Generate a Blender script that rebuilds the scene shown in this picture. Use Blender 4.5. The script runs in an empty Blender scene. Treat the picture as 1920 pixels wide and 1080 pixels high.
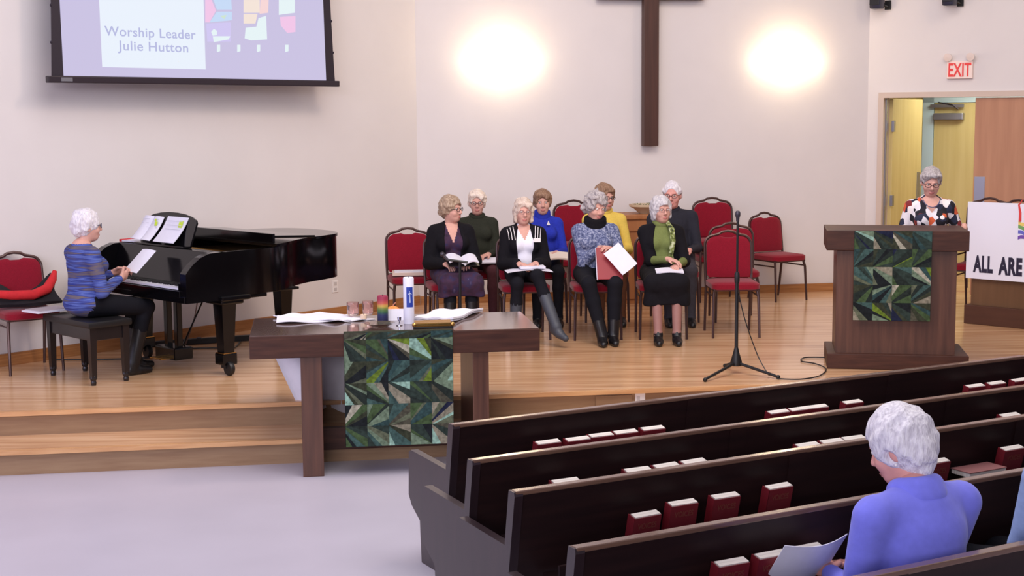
import bpy, bmesh, math, random
import numpy as np
from mathutils import Vector, Matrix

# ------------------------------------------------------------------ camera
SC = bpy.context.scene
COL = SC.collection
F, CAM_H, Y_HOR, ROLL = 2700.0, 2.3, 220.0, 0.0075
PITCH = math.atan((540 - Y_HOR) / F)
c_f = np.array([0, math.cos(PITCH), -math.sin(PITCH)])
c_u0 = np.array([0, math.sin(PITCH), math.cos(PITCH)])
c_r0 = np.array([1.0, 0, 0])
c_r = math.cos(ROLL) * c_r0 - math.sin(ROLL) * c_u0
c_u = math.cos(ROLL) * c_u0 + math.sin(ROLL) * c_r0
C0 = np.array([0, 0, CAM_H])
cd = bpy.data.cameras.new('camera')
cam = bpy.data.objects.new('camera', cd)
COL.objects.link(cam)
cd.sensor_width = 36.0
cd.lens = 36.0 * F / 1920.0
cd.clip_start = 0.05
cam.matrix_world = Matrix(((c_r[0], c_u[0], -c_f[0], 0), (c_r[1], c_u[1], -c_f[1], 0),
                           (c_r[2], c_u[2], -c_f[2], CAM_H), (0, 0, 0, 1)))
SC.camera = cam

# ------------------------------------------------------------------ world, lights, exposure
SC.view_settings.view_transform = 'Standard'
SC.view_settings.look = 'None'
SC.view_settings.gamma = 1.0
SC.view_settings.use_curve_mapping = False
SC.view_settings.exposure = -0.46
w = bpy.data.worlds.new('world')
SC.world = w
w.use_nodes = True
w.node_tree.nodes['Background'].inputs[0].default_value = (0.86, 0.80, 0.95, 1)
w.node_tree.nodes['Background'].inputs[1].default_value = 0.45


def area(name, loc, target, size, size_y, power, color):
    l = bpy.data.lights.new(name, 'AREA')
    l.shape = 'RECTANGLE'
    l.size, l.size_y, l.energy, l.color = size, size_y, power, color
    o = bpy.data.objects.new(name, l)
    o.location = loc
    d = Vector(target) - Vector(loc)
    o.rotation_euler = d.to_track_quat('-Z', 'Y').to_euler()
    COL.objects.link(o)
    return o


area('overhead_light', (0.6, 7.6, 5.9), (0.6, 10.5, 0.4), 6, 5, 560, (1.0, 0.95, 0.93))
area('overhead_light', (5.6, 11.0, 5.8), (4.6, 14.5, 1.5), 1.6, 1.6, 75, (1.0, 0.76, 0.48))
area('overhead_light', (1.2, 9.5, 5.7), (-1.6, 14.2, 2.0), 0.8, 0.8, 95, (1.0, 0.72, 0.52))  # added unseen spot, carries the sconce's warm light onto the left wall
area('daylight_window', (-7.0, 4.0, 3.2), (0, 9.5, 0.5), 4.5, 2.6, 270, (0.64, 0.64, 1.0))
area('daylight_window', (-3.0, -11.0, 5.0), (0.5, 13, 1.2), 9, 3, 1900, (0.94, 0.91, 1.0))


# ------------------------------------------------------------------ pixel helpers (a ray of the calibrated camera meets a plane of the room)
def ray(x, y):
    return c_f + c_r * (x - 960) / F - c_u * (y - 540) / F


def PZ(x, y, z):
    d = ray(x, y)
    return C0 + d * (z - CAM_H) / d[2]


def PY(x, y, Y):
    d = ray(x, y)
    return C0 + d * Y / d[1]


def PL(x, y, p, n):
    d = ray(x, y)
    n = np.array([n[0], n[1], 0.0])
    p = np.array([p[0], p[1], 0.0])
    return C0 + d * (((p - C0) @ n) / (d @ n))


# ------------------------------------------------------------------ materials
def lin(c):
    return tuple((v / 255 / 12.92 if v / 255 <= 0.04045 else ((v / 255 + 0.055) / 1.055) ** 2.4) for v in c) + (1.0,)


MATS = {}


def mat(name, col, rough=0.6, var=0.0, scale=20.0, bump=0.0, metal=0.0, spec=0.5, emit=0.0, emitcol=None, trans=0.0, coat=0.0, sheen=0.0):
    if name in MATS:
        return MATS[name]
    m = bpy.data.materials.new(name)
    m.use_nodes = True
    nt = m.node_tree
    b = nt.nodes['Principled BSDF']
    b.inputs['Base Color'].default_value = lin(col)
    b.inputs['Roughness'].default_value = rough
    b.inputs['Metallic'].default_value = metal
    b.inputs['Specular IOR Level'].default_value = spec
    b.inputs['Transmission Weight'].default_value = trans
    b.inputs['Coat Weight'].default_value = coat
    b.inputs['Coat Roughness'].default_value = 0.08
    b.inputs['Sheen Weight'].default_value = sheen
    if emit:
        b.inputs['Emission Color'].default_value = lin(emitcol or col)
        b.inputs['Emission Strength'].default_value = emit
    if var or bump:
        tc = nt.nodes.new('ShaderNodeTexCoord')
        n = nt.nodes.new('ShaderNodeTexNoise')
        n.inputs['Scale'].default_value = scale
        n.inputs['Detail'].default_value = 4
        nt.links.new(tc.outputs['Object'], n.inputs['Vector'])
        if var:
            r = nt.nodes.new('ShaderNodeValToRGB')
            lc = lin(col)
            r.color_ramp.elements[0].position = 0.3
            r.color_ramp.elements[1].position = 0.7
            r.color_ramp.elements[0].color = tuple(max(0, v * (1 - var)) for v in lc[:3]) + (1,)
            r.color_ramp.elements[1].color = tuple(min(1, v * (1 + var)) for v in lc[:3]) + (1,)
            nt.links.new(n.outputs['Fac'], r.inputs['Fac'])
            nt.links.new(r.outputs['Color'], b.inputs['Base Color'])
        if bump:
            bp = nt.nodes.new('ShaderNodeBump')
            bp.inputs['Strength'].default_value = bump
            bp.inputs['Distance'].default_value = 0.01
            nt.links.new(n.outputs['Fac'], bp.inputs['Height'])
            nt.links.new(bp.outputs['Normal'], b.inputs['Normal'])
    MATS[name] = m
    return m


def ramp_mat(name, stops, kind='noise', scale=(10, 10, 10), rough=0.7, spec=0.4, rot=0.0, detail=4, distort=0.0, coat=0.0, const=False, bump=0.0, coord='Object'):
    """noise / voronoi / wave texture through a colour ramp"""
    if name in MATS:
        return MATS[name]
    m = bpy.data.materials.new(name)
    m.use_nodes = True
    nt = m.node_tree
    b = nt.nodes['Principled BSDF']
    b.inputs['Roughness'].default_value = rough
    b.inputs['Specular IOR Level'].default_value = spec
    b.inputs['Coat Weight'].default_value = coat
    b.inputs['Coat Roughness'].default_value = 0.1
    tc = nt.nodes.new('ShaderNodeTexCoord')
    mp = nt.nodes.new('ShaderNodeMapping')
    mp.inputs['Scale'].default_value = scale
    mp.inputs['Rotation'].default_value = (0, 0, rot)
    nt.links.new(tc.outputs[coord], mp.inputs['Vector'])
    if kind == 'noise':
        t = nt.nodes.new('ShaderNodeTexNoise')
        t.inputs['Scale'].default_value = 1.0
        t.inputs['Detail'].default_value = detail
        t.inputs['Distortion'].default_value = distort
        out = t.outputs['Fac']
    elif kind == 'voronoi':
        t = nt.nodes.new('ShaderNodeTexVoronoi')
        t.inputs['Scale'].default_value = 1.0
        sp = nt.nodes.new('ShaderNodeSeparateColor')
        nt.links.new(t.outputs['Color'], sp.inputs['Color'])
        out = sp.outputs[0]
    nt.links.new(mp.outputs['Vector'], t.inputs['Vector'])
    r = nt.nodes.new('ShaderNodeValToRGB')
    if const:
        r.color_ramp.interpolation = 'CONSTANT'
    els = r.color_ramp.elements
    while len(els) < len(stops):
        els.new(0.5)
    for e, (p, c) in zip(els, stops):
        e.position = p
        e.color = lin(c)
    nt.links.new(out, r.inputs['Fac'])
    nt.links.new(r.outputs['Color'], b.inputs['Base Color'])
    if bump:
        bp = nt.nodes.new('ShaderNodeBump')
        bp.inputs['Strength'].default_value = bump
        bp.inputs['Distance'].default_value = 0.01
        nt.links.new(out, bp.inputs['Height'])
        nt.links.new(bp.outputs['Normal'], b.inputs['Normal'])
    MATS[name] = m
    return m


ANG = math.radians(8.6)         # the church axes against the camera axis
M_WALL = mat('wall_paint', (216, 210, 210), 0.85, 0.015, 3.0, 0.03, spec=0.2)
M_BASE = ramp_mat('oak_baseboard', [(0.3, (150, 98, 56)), (0.7, (180, 126, 78))], scale=(3, 3, 60), rough=0.45)
M_FLOOR = mat('grey_vinyl', (184, 178, 191), 0.35, 0.03, 2.0, spec=0.4)
M_TRIM = mat('painted_trim', (198, 180, 168), 0.6)
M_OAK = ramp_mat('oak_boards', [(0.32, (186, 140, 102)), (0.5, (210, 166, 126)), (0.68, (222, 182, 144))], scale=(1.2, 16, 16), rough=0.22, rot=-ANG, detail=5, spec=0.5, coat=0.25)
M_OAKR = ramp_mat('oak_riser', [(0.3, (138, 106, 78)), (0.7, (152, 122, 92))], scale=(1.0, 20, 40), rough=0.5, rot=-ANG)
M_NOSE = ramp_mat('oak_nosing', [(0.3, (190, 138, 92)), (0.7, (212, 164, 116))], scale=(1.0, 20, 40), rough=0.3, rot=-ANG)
M_WALN = ramp_mat('walnut', [(0.3, (54, 27, 19)), (0.55, (68, 37, 26)), (0.75, (80, 46, 33))], scale=(4, 4, 40), rough=0.5, coat=0.0, spec=0.3)
M_WALNV = ramp_mat('walnut_vertical', [(0.3, (68, 40, 30)), (0.55, (86, 53, 40)), (0.75, (100, 64, 48))], scale=(26, 26, 1.5), rough=0.42, coat=0.1)
M_WTOP = ramp_mat('walnut_polished', [(0.3, (74, 54, 50)), (0.7, (98, 74, 66))], scale=(4, 30, 4), rough=0.13, coat=0.6)
M_CROSS = ramp_mat('cross_wood', [(0.3, (62, 38, 32)), (0.7, (78, 48, 40))], scale=(26, 26, 1.5), rough=0.5)
M_PEW = ramp_mat('pew_wood', [(0.3, (26, 13, 15)), (0.7, (38, 20, 20))], scale=(1.5, 1.5, 24), rough=0.45, spec=0.3)
M_RAIL = ramp_mat('pew_rail', [(0.3, (92, 66, 56)), (0.7, (112, 84, 70))], scale=(2, 30, 30), rough=0.24, coat=0.5)
M_PEND = ramp_mat('pew_end', [(0.3, (36, 25, 30)), (0.7, (44, 31, 35))], scale=(20, 20, 3), rough=0.32, coat=0.3)
M_DOOR = ramp_mat('door_veneer', [(0.3, (168, 120, 92)), (0.7, (182, 134, 104))], scale=(14, 14, 1.0), rough=0.5)
M_LITDOOR = ramp_mat('yellow_lit_door', [(0.3, (196, 176, 118)), (0.7, (206, 188, 132))], scale=(14, 14, 1.0), rough=0.5)  # door veneer with the vestibule's yellow light put into its colour
M_YWALL = mat('yellow_wall', (218, 200, 120), 0.8, 0.03, 3)
M_BLUEF = mat('pale_blue_frame', (190, 214, 226), 0.45)
M_STEEL = mat('brushed_steel', (150, 150, 158), 0.35, metal=0.8)
M_DKST = mat('dark_steel', (70, 66, 76), 0.4, metal=0.6)
M_WHITE = mat('white_plastic', (232, 228, 228), 0.45)
M_BLACK = mat('black_plastic', (14, 13, 16), 0.45)
M_BLKB = mat('blue_black_plastic', (22, 20, 44), 0.35)
M_PIANO = mat('black_lacquer', (6, 5, 7), 0.14, coat=0.15, spec=0.35)
M_PIANOI = mat('soundboard_gold', (150, 118, 84), 0.4, metal=0.2)
M_BRASS = mat('brass', (206, 160, 92), 0.22, metal=1.0)
M_GOLD = mat('gold_print', (112, 52, 42), 0.5)
M_IVORY = mat('ivory_keys', (225, 222, 235), 0.25)
M_RED = mat('red_fabric', (128, 14, 36), 0.9, 0.12, 120, 0.1, spec=0.2, sheen=0.15)
M_FRAME = mat('bronze_tube', (74, 52, 50), 0.35, metal=0.4)
M_BOOK = mat('book_red', (104, 12, 26), 0.55, 0.06, 40)
M_PAGES = ramp_mat('book_pages', [(0.35, (196, 186, 180)), (0.65, (226, 218, 212))], scale=(2, 220, 2), rough=0.8)
M_PAPER = mat('white_paper', (220, 218, 232), 0.7, 0.02, 30)
M_CLOTH = mat('white_cloth', (222, 219, 228), 0.9, 0.03, 14, 0.15, spec=0.2)
M_INK = mat('print_grey', (120, 118, 130), 0.8)
M_NOTE = mat('sticky_green', (196, 222, 60), 0.7)
M_SKIN = mat('skin', (206, 156, 142), 0.55, 0.06, 25, spec=0.35)
M_SKINP = mat('skin_pink', (212, 150, 140), 0.55, 0.06, 25, spec=0.35)
M_LIP = mat('lips', (186, 116, 110), 0.5)
M_EYE = mat('eye_white', (222, 214, 210), 0.3)
M_IRIS = mat('eye_dark', (52, 42, 44), 0.3)
M_GLASSES = mat('glasses_frame', (58, 36, 44), 0.4)
M_GLASS = mat('clear_glass', (245, 240, 242), 0.03, trans=1.0)
M_LETTER = mat('navy_letters', (28, 22, 52), 0.6)
M_BANNER = mat('banner_white', (226, 226, 240), 0.6)
M_DESKW = ramp_mat('desk_front', [(0.3, (94, 66, 42)), (0.7, (106, 76, 50))], scale=(14, 14, 1.2), rough=0.5)
M_DESKB = ramp_mat('desk_base', [(0.3, (70, 40, 26)), (0.7, (80, 48, 32))], scale=(2, 2, 20), rough=0.5)
M_CAB = ramp_mat('cabinet_oak', [(0.3, (150, 96, 58)), (0.7, (172, 116, 74))], scale=(14, 14, 1.2), rough=0.45)


# ------------------------------------------------------------------ mesh builder
class MB:
    def __init__(s):
        s.v, s.f, s.m = [], [], []

    def add(s, vs, fs, m=0, T=None):
        o = len(s.v)
        for v in vs:
            v = Vector(v)
            s.v.append(tuple(T @ v) if T is not None else tuple(v))
        for f in fs:
            s.f.append(tuple(i + o for i in f))
            s.m.append(m)
        return s

    def box(s, c, size, m=0, T=None, bev=0.0, taper=1.0):
        x, y, z = size[0] / 2, size[1] / 2, size[2] / 2
        if bev <= 0:
            t = taper
            vs = [(-x * t, -y * t, -z), (x * t, -y * t, -z), (x * t, y * t, -z), (-x * t, y * t, -z), (-x, -y, z), (x, -y, z), (x, y, z), (-x, y, z)]
            vs = [(a + c[0], b + c[1], d + c[2]) for a, b, d in vs]
            fs = [(0, 3, 2, 1), (4, 5, 6, 7), (0, 1, 5, 4), (1, 2, 6, 5), (2, 3, 7, 6), (3, 0, 4, 7)]
        else:
            bm = bmesh.new()
            bmesh.ops.create_cube(bm, size=1.0)
            for v in bm.verts:
                k = taper if v.co.z < 0 else 1.0
                v.co = Vector((v.co.x * size[0] * k, v.co.y * size[1] * k, v.co.z * size[2]))
            bmesh.ops.bevel(bm, geom=list(bm.edges), offset=bev, segments=2, profile=0.6, affect='EDGES')
            bm.verts.index_update()
            vs = [(v.co.x + c[0], v.co.y + c[1], v.co.z + c[2]) for v in bm.verts]
            fs = [tuple(v.index for v in f.verts) for f in bm.faces]
            bm.free()
        return s.add(vs, fs, m, T)

    def prism(s, poly, z0, z1, m=0, T=None, axis='z'):
        """extrude polygon; axis z: (x,y) at z; axis x: (y,z) at x; axis y: (x,z) at y"""
        n = len(poly)

        def pt(p, h):
            return (p[0], p[1], h) if axis == 'z' else ((h, p[0], p[1]) if axis == 'x' else (p[0], h, p[1]))
        vs = [pt(p, z0) for p in poly] + [pt(p, z1) for p in poly]
        fs = [tuple(range(n - 1, -1, -1)), tuple(range(n, 2 * n))] + [(i, (i + 1) % n, n + (i + 1) % n, n + i) for i in range(n)]
        return s.add(vs, fs, m, T)

    def tube(s, pts, r, m=0, T=None, seg=8, closed=False):
        pts = [Vector(p) for p in pts]
        n = len(pts)
        rs = r if isinstance(r, (list, tuple)) else [r] * n
        vs, fs = [], []
        prev = None
        for i, p in enumerate(pts):
            if closed:
                t = (pts[(i + 1) % n] - pts[i - 1])
            else:
                t = pts[min(i + 1, n - 1)] - pts[max(i - 1, 0)]
            t.normalize()
            a = prev if prev is not None else (Vector((0, 0, 1)) if abs(t.z) < 0.9 else Vector((1, 0, 0)))
            a = a - t * a.dot(t)
            if a.length < 1e-5:
                a = t.orthogonal()
            a.normalize()
            prev = a
            b = t.cross(a)
            for k in range(seg):
                q = 2 * math.pi * k / seg
                vs.append(p + (a * math.cos(q) + b * math.sin(q)) * rs[i])
        for i in range(n if closed else n - 1):
            j = (i + 1) % n
            for k in range(seg):
                l = (k + 1) % seg
                fs.append((i * seg + k, i * seg + l, j * seg + l, j * seg + k))
        if not closed:
            fs.append(tuple(range(seg - 1, -1, -1)))
            fs.append(tuple((n - 1) * seg + k for k in range(seg)))
        return s.add(vs, fs, m, T)

    def lathe(s, prof, m=0, T=None, seg=20, c=(0, 0, 0)):
        vs, fs = [], []
        for r, z in prof:
            for k in range(seg):
                q = 2 * math.pi * k / seg
                vs.append((c[0] + r * math.cos(q), c[1] + r * math.sin(q), c[2] + z))
        n = len(prof)
        for i in range(n - 1):
            for k in range(seg):
                l = (k + 1) % seg
                fs.append((i * seg + k, i * seg + l, (i + 1) * seg + l, (i + 1) * seg + k))
        fs.append(tuple(range(seg - 1, -1, -1)))
        fs.append(tuple((n - 1) * seg + k for k in range(seg)))
        return s.add(vs, fs, m, T)

    def ball(s, c, r, m=0, T=None, seg=10):
        rr = r if isinstance(r, (tuple, list)) else (r, r, r)
        vs, fs = [], []
        rings = max(5, seg // 2 + 1)
        for i in range(rings + 1):
            a = math.pi * i / rings
            for k in range(seg):
                q = 2 * math.pi * k / seg
                vs.append((c[0] + rr[0] * math.sin(a) * math.cos(q), c[1] + rr[1] * math.sin(a) * math.sin(q), c[2] - rr[2] * math.cos(a)))
        for i in range(rings):
            for k in range(seg):
                l = (k + 1) % seg
                fs.append((i * seg + k, i * seg + l, (i + 1) * seg + l, (i + 1) * seg + k))
        return s.add(vs, fs, m, T)

    def sheet(s, fn, nu, nv, m=0, T=None, th=0.0):
        """grid surface fn(u,v); th > 0 gives it thickness along -z"""
        vs = [fn(i / nu, j / nv) for j in range(nv + 1) for i in range(nu + 1)]
        W = nu + 1
        fs = [(j * W + i, j * W + i + 1, (j + 1) * W + i + 1, (j + 1) * W + i) for j in range(nv) for i in range(nu)]
        if th:
            N = len(vs)
            nr = []
            for j in range(nv + 1):
                for i in range(nu + 1):
                    a = Vector(vs[j * W + min(i + 1, nu)]) - Vector(vs[j * W + max(i - 1, 0)])
                    b = Vector(vs[min(j + 1, nv) * W + i]) - Vector(vs[max(j - 1, 0) * W + i])
                    q = a.cross(b)
                    q = q.normalized() if q.length > 1e-9 else Vector((0, 0, 1))
                    nr.append(q)
            vs2 = [tuple(Vector(v) - q * th) for v, q in zip(vs, nr)]
            vs = list(vs) + vs2
            fs += [tuple(N + k for k in reversed(f)) for f in fs[:nu * nv]]
            loop = [i for i in range(nu + 1)] + [j * W + nu for j in range(1, nv + 1)] + [nv * W + i for i in range(nu - 1, -1, -1)] + [j * W for j in range(nv - 1, 0, -1)]
            for a, b in zip(loop, loop[1:] + loop[:1]):
                fs.append((b, a, N + a, N + b))
        return s.add(vs, fs, m, T)

    def mesh(s, name, mats, smooth=False):
        me = bpy.data.meshes.new(name)
        me.from_pydata(s.v, [], s.f)
        for m in (mats if isinstance(mats, (list, tuple)) else [mats]):
            me.materials.append(m)
        me.polygons.foreach_set('material_index', s.m)
        bm = bmesh.new()
        bm.from_mesh(me)
        bmesh.ops.recalc_face_normals(bm, faces=bm.faces)
        bm.to_mesh(me)
        bm.free()
        if smooth:
            me.polygons.foreach_set('use_smooth', [True] * len(me.polygons))
            try:
                me.set_sharp_from_angle(angle=math.radians(38))
            except Exception:
                pass
        me.update()
        return me

    def build(s, name, mats, parent=None, smooth=False, loc=None, rz=0.0):
        o = bpy.data.objects.new(name, s.mesh(name, mats, smooth))
        COL.objects.link(o)
        if parent is not None:
            o.parent = parent
        if loc is not None:
            o.location = loc
        if rz:
            o.rotation_euler = (0, 0, rz)
        return o


def tag(o, label, cat, group=None, kind=None):
    o['label'] = label
    o['category'] = cat
    if group:
        o['group'] = group
    if kind:
        o['kind'] = kind
    return o


def thing(name, label, cat, loc=(0, 0, 0), rz=0.0, group=None):
    o = bpy.data.objects.new(name, None)
    o.empty_display_size = 0.1
    COL.objects.link(o)
    o.location = loc
    o.rotation_euler = (0, 0, rz)
    return tag(o, label, cat, group)


def struct(o):
    o['kind'] = 'structure'
    return o


def dup(root, loc, rz, label, group=None):
    r = root.copy()
    COL.objects.link(r)
    r.location = loc
    r.rotation_euler = (0, 0, rz)
    r['label'] = label
    if group:
        r['group'] = group
    for ch in list(root.children):
        c = ch.copy()
        COL.objects.link(c)
        c.parent = r
        for g in list(ch.children):
            d = g.copy()
            COL.objects.link(d)
            d.parent = c
    return r


def text_mesh(body, size, th=0.001, bold=0.0, align='CENTER', xs=1.0, spacing=1.0):
    cu = bpy.data.curves.new('txt', 'FONT')
    cu.body = body
    cu.size = size
    cu.extrude = th
    cu.offset = bold
    cu.align_x = align
    cu.space_character = spacing
    o = bpy.data.objects.new('txt', cu)
    COL.objects.link(o)
    dg = bpy.context.evaluated_depsgraph_get()
    me = bpy.data.meshes.new_from_object(o.evaluated_get(dg))
    bpy.data.objects.remove(o)
    me.transform(Matrix.Diagonal((xs, 1, 1, 1)))
    return me


def put_text(name, me, m, parent, T):
    me.materials.clear()
    me.materials.append(m)
    o = bpy.data.objects.new(name, me)
    COL.objects.link(o)
    o.parent = parent
    o.matrix_local = T
    return o


def Rz(a):
    return Matrix.Rotation(a, 4, 'Z')


def Tr(*p):
    return Matrix.Translation(Vector(p))
# ================================================================== THE SETTING
HS = 0.34                       # stage height
HR = 0.17                       # one riser
SD = np.array([math.cos(ANG), math.sin(ANG)])
SN = np.array([-math.sin(ANG), math.cos(ANG)])
C1 = np.array([-0.98, 15.1])
C2 = np.array([3.97, 16.13])
LA = math.atan2(0.76, 0.65)
RA = math.radians(-32)
BA = math.atan2(C2[1] - C1[1], C2[0] - C1[0])
BL = float(np.linalg.norm(C2 - C1))


def frame(p, a, z=0.0):
    return Tr(p[0], p[1], z) @ Rz(a)


def loc_u(px, py, p, a):
    """(along, height) of a pixel on the vertical plane through p with direction a"""
    q = PL(px, py, p, (-math.sin(a), math.cos(a)))
    return float((q[0] - p[0]) * math.cos(a) + (q[1] - p[1]) * math.sin(a)), float(q[2])


T_left = frame(C1, LA)          # local x towards the corner (negative = towards the camera), y outward
T_back = frame(C1, BA)
T_right = frame(C2, RA)
WH = 6.0
struct(MB().prism([(-9, -6), (9, -6), (9, 13), (-9, 13)], -0.1, 0.0).build('floor', M_FLOOR))
struct(MB().box((-6, 0.1, WH / 2), (12.0, 0.2, WH), T=T_left).build('wall_left', M_WALL))
struct(MB().box((BL / 2, 0.1, WH / 2), (BL + 0.1, 0.2, WH), T=T_back).build('wall_back', M_WALL))

# stage: two steps up, front edge along the church axis
P0 = np.array([-1.0, 9.97])


def sp(a, b):
    q = P0 + SD * a + SN * b
    return (q[0], q[1])


lw = lambda s: (C1[0] + math.cos(LA) * s, C1[1] + math.sin(LA) * s)
rw = lambda s: (C2[0] + math.cos(RA) * s, C2[1] + math.sin(RA) * s)
stage_poly = [sp(-5.2, 0.03), sp(8.0, 0.03), sp(8.0, 9.0), sp(-5.2, 9.0)]
st = struct(MB().prism(stage_poly, HS - 0.03, HS).build('stage_floor', M_OAK))
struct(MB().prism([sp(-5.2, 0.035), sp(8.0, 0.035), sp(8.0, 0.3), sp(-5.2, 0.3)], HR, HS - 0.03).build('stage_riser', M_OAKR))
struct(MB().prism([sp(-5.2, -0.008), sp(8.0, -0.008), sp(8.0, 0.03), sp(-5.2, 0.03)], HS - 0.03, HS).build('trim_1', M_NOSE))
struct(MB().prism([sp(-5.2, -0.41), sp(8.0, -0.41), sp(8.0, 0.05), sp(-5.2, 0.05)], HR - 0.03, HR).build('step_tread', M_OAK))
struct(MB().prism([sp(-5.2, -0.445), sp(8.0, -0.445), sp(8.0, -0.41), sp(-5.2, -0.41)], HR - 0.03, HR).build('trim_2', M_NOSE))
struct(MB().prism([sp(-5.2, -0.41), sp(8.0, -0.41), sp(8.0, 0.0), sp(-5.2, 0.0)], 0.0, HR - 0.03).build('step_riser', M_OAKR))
struct(MB().box((-6.0, -0.012, HS + 0.05), (11.98, 0.024, 0.10), T=T_left).build('baseboard_left', M_BASE))
struct(MB().box((BL / 2, -0.012, HS + 0.045), (BL - 0.03, 0.024, 0.09), T=T_back).build('baseboard_back', M_BASE))

# right wall with a pair of doors
dx0 = loc_u(1656, 300, C2, RA)[0]
dx1 = dx0 + 1.96
dm = dx0 + 0.98
DH = HS + 2.14
m = MB()
m.box((dx0 / 2, 0.1, WH / 2), (dx0, 0.2, WH), T=T_right)
m.box(((dx1 + 8) / 2, 0.1, WH / 2), (8 - dx1, 0.2, WH), T=T_right)
m.box(((dx0 + dx1) / 2, 0.1, (DH + WH) / 2), (dx1 - dx0, 0.2, WH - DH), T=T_right)
struct(m.build('wall_right', M_WALL))
m = MB()
for x in (dx0 - 0.028, dx1 + 0.028):
    m.box((x, 0.06, (HS + DH) / 2), (0.06, 0.20, DH - HS), T=T_right)
m.box(((dx0 + dx1) / 2, 0.06, DH + 0.03), (dx1 - dx0 + 0.112, 0.20, 0.06), T=T_right)
struct(m.build('door_frame', M_TRIM))
# closed right leaf
d1 = MB().box(((dm + dx1) / 2, 0.03, (HS + DH) / 2), (dx1 - dm - 0.01, 0.045, DH - HS - 0.02), T=T_right, bev=0.004).build('door_1', M_DOOR)
struct(d1)
MB().box((dm + 0.075, 0.003, HS + 1.08), (0.11, 0.006, 0.42), T=T_right, bev=0.002).build('push_plate', M_STEEL, d1)
# open left leaf, swung into the vestibule
T_leaf = T_right @ Tr(dx0 + 0.02, 0.17, 0) @ Rz(math.radians(86.5))
d2 = MB().box((0.48, 0.0, (HS + DH) / 2), (0.94, 0.045, DH - HS - 0.02), T=T_leaf, bev=0.004).build('door_2', M_LITDOOR)
struct(d2)
MB().box((0.86, -0.026, HS + 1.08), (0.10, 0.006, 0.42), T=T_leaf).build('push_plate', M_STEEL, d2)
for z in (HS + 0.3, HS + 1.0, HS + 1.83):
    MB().box((0.0, -0.035, z), (0.05, 0.03, 0.12), T=T_leaf).build('hinge', M_STEEL, d2)
MB().box((dx0 + 0.008, 0.05, (HS + DH) / 2), (0.016, 0.04, DH - HS - 0.03), T=T_right).build('edge_strip', M_STEEL, d2)
# vestibule behind
VY = 2.0
m = MB()
m.box((1.0, VY + 0.05, 1.6), (5.0, 0.1, 3.2), T=T_right)
m.box((-1.3, 1.15, 1.6), (0.1, 1.9, 3.2), T=T_right)
m.box((3.4, 1.15, 1.6), (0.1, 1.9, 3.2), T=T_right)
struct(m.build('wall_vestibule', M_YWALL))
struct(MB().box((1.0, 1.1, 3.0), (4.8, 1.8, 0.06), T=T_right).build('ceiling', M_WHITE))
struct(MB().box((1.0, 1.16, HS + 0.003), (4.8, 1.7, 0.005), T=T_right).build('floor_vestibule', M_OAK))
vl = area('vestibule_lamp', T_right @ Vector((1.2, 1.2, 2.93)), T_right @ Vector((1.2, 1.2, 0)), 1.4, 0.5, 44, (1.0, 0.98, 0.84))
Q2 = np.array(T_right @ Vector((0, VY - 0.04, 0)))[:2]
va = loc_u(1729, 300, Q2, RA)[0]
vb = loc_u(1749, 300, Q2, RA)[0]
fr = MB()
fr.box(((va + vb) / 2, VY - 0.03, (HS + 2.5) / 2), (vb - va, 0.06, 2.5 - HS), T=T_right)
fr.box(((va + vb + 1.3) / 2, VY - 0.03, 2.49), (vb - va + 1.3, 0.06, 0.10), T=T_right)
struct(fr.build('door_frame', M_BLUEF))
d3 = struct(MB().box((vb + 0.47, VY - 0.025, (HS + 2.44) / 2), (0.93, 0.04, 2.44 - HS - 0.01), T=T_right, bev=0.003).build('door_3', M_LITDOOR))
clo = MB().box((vb + 0.19, VY - 0.085, 2.27), (0.36, 0.08, 0.085), T=T_right, bev=0.012)
clo.box((vb + 0.17, VY - 0.09, 2.40), (0.40, 0.03, 0.04), T=T_right)
clo.build('door_closer', M_STEEL, d3)
MB().tube([T_right @ Vector((vb + 0.30, VY - 0.09, 2.36)), T_right @ Vector((vb + 0.24, VY - 0.11, 2.41)), T_right @ Vector((vb + 0.06, VY - 0.09, 2.44))], 0.01).build('closer_arm', M_DKST, d3)

# ================================================================== WALL OBJECTS
# cross
cx = loc_u(1214, 200, C1, BA)[0]
zb = loc_u(1214, 273, C1, BA)[1]
zt = loc_u(1214, 1, C1, BA)[1]
cr = thing('cross', 'large dark wooden cross on the back wall between two lamps', 'cross', T_back @ Vector((cx, -0.09, zb)), BA)
MB().box((0, 0, 1.35), (0.165, 0.10, 2.7), bev=0.006).build('upright', M_CROSS, cr)
MB().box((0, -0.005, zt - zb + 0.085), (1.17, 0.09, 0.17), bev=0.006).build('crossbar', M_CROSS, cr)
for s_ in (-0.0,):
    MB().box((0, 0.065, 1.0), (0.06, 0.03, 0.4)).build('wall_bracket', M_CROSS, cr)

# sconces
M_GLOW = mat('sconce_glass', (255, 240, 205), 0.5, emit=14.0, emitcol=(255, 232, 190))


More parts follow.
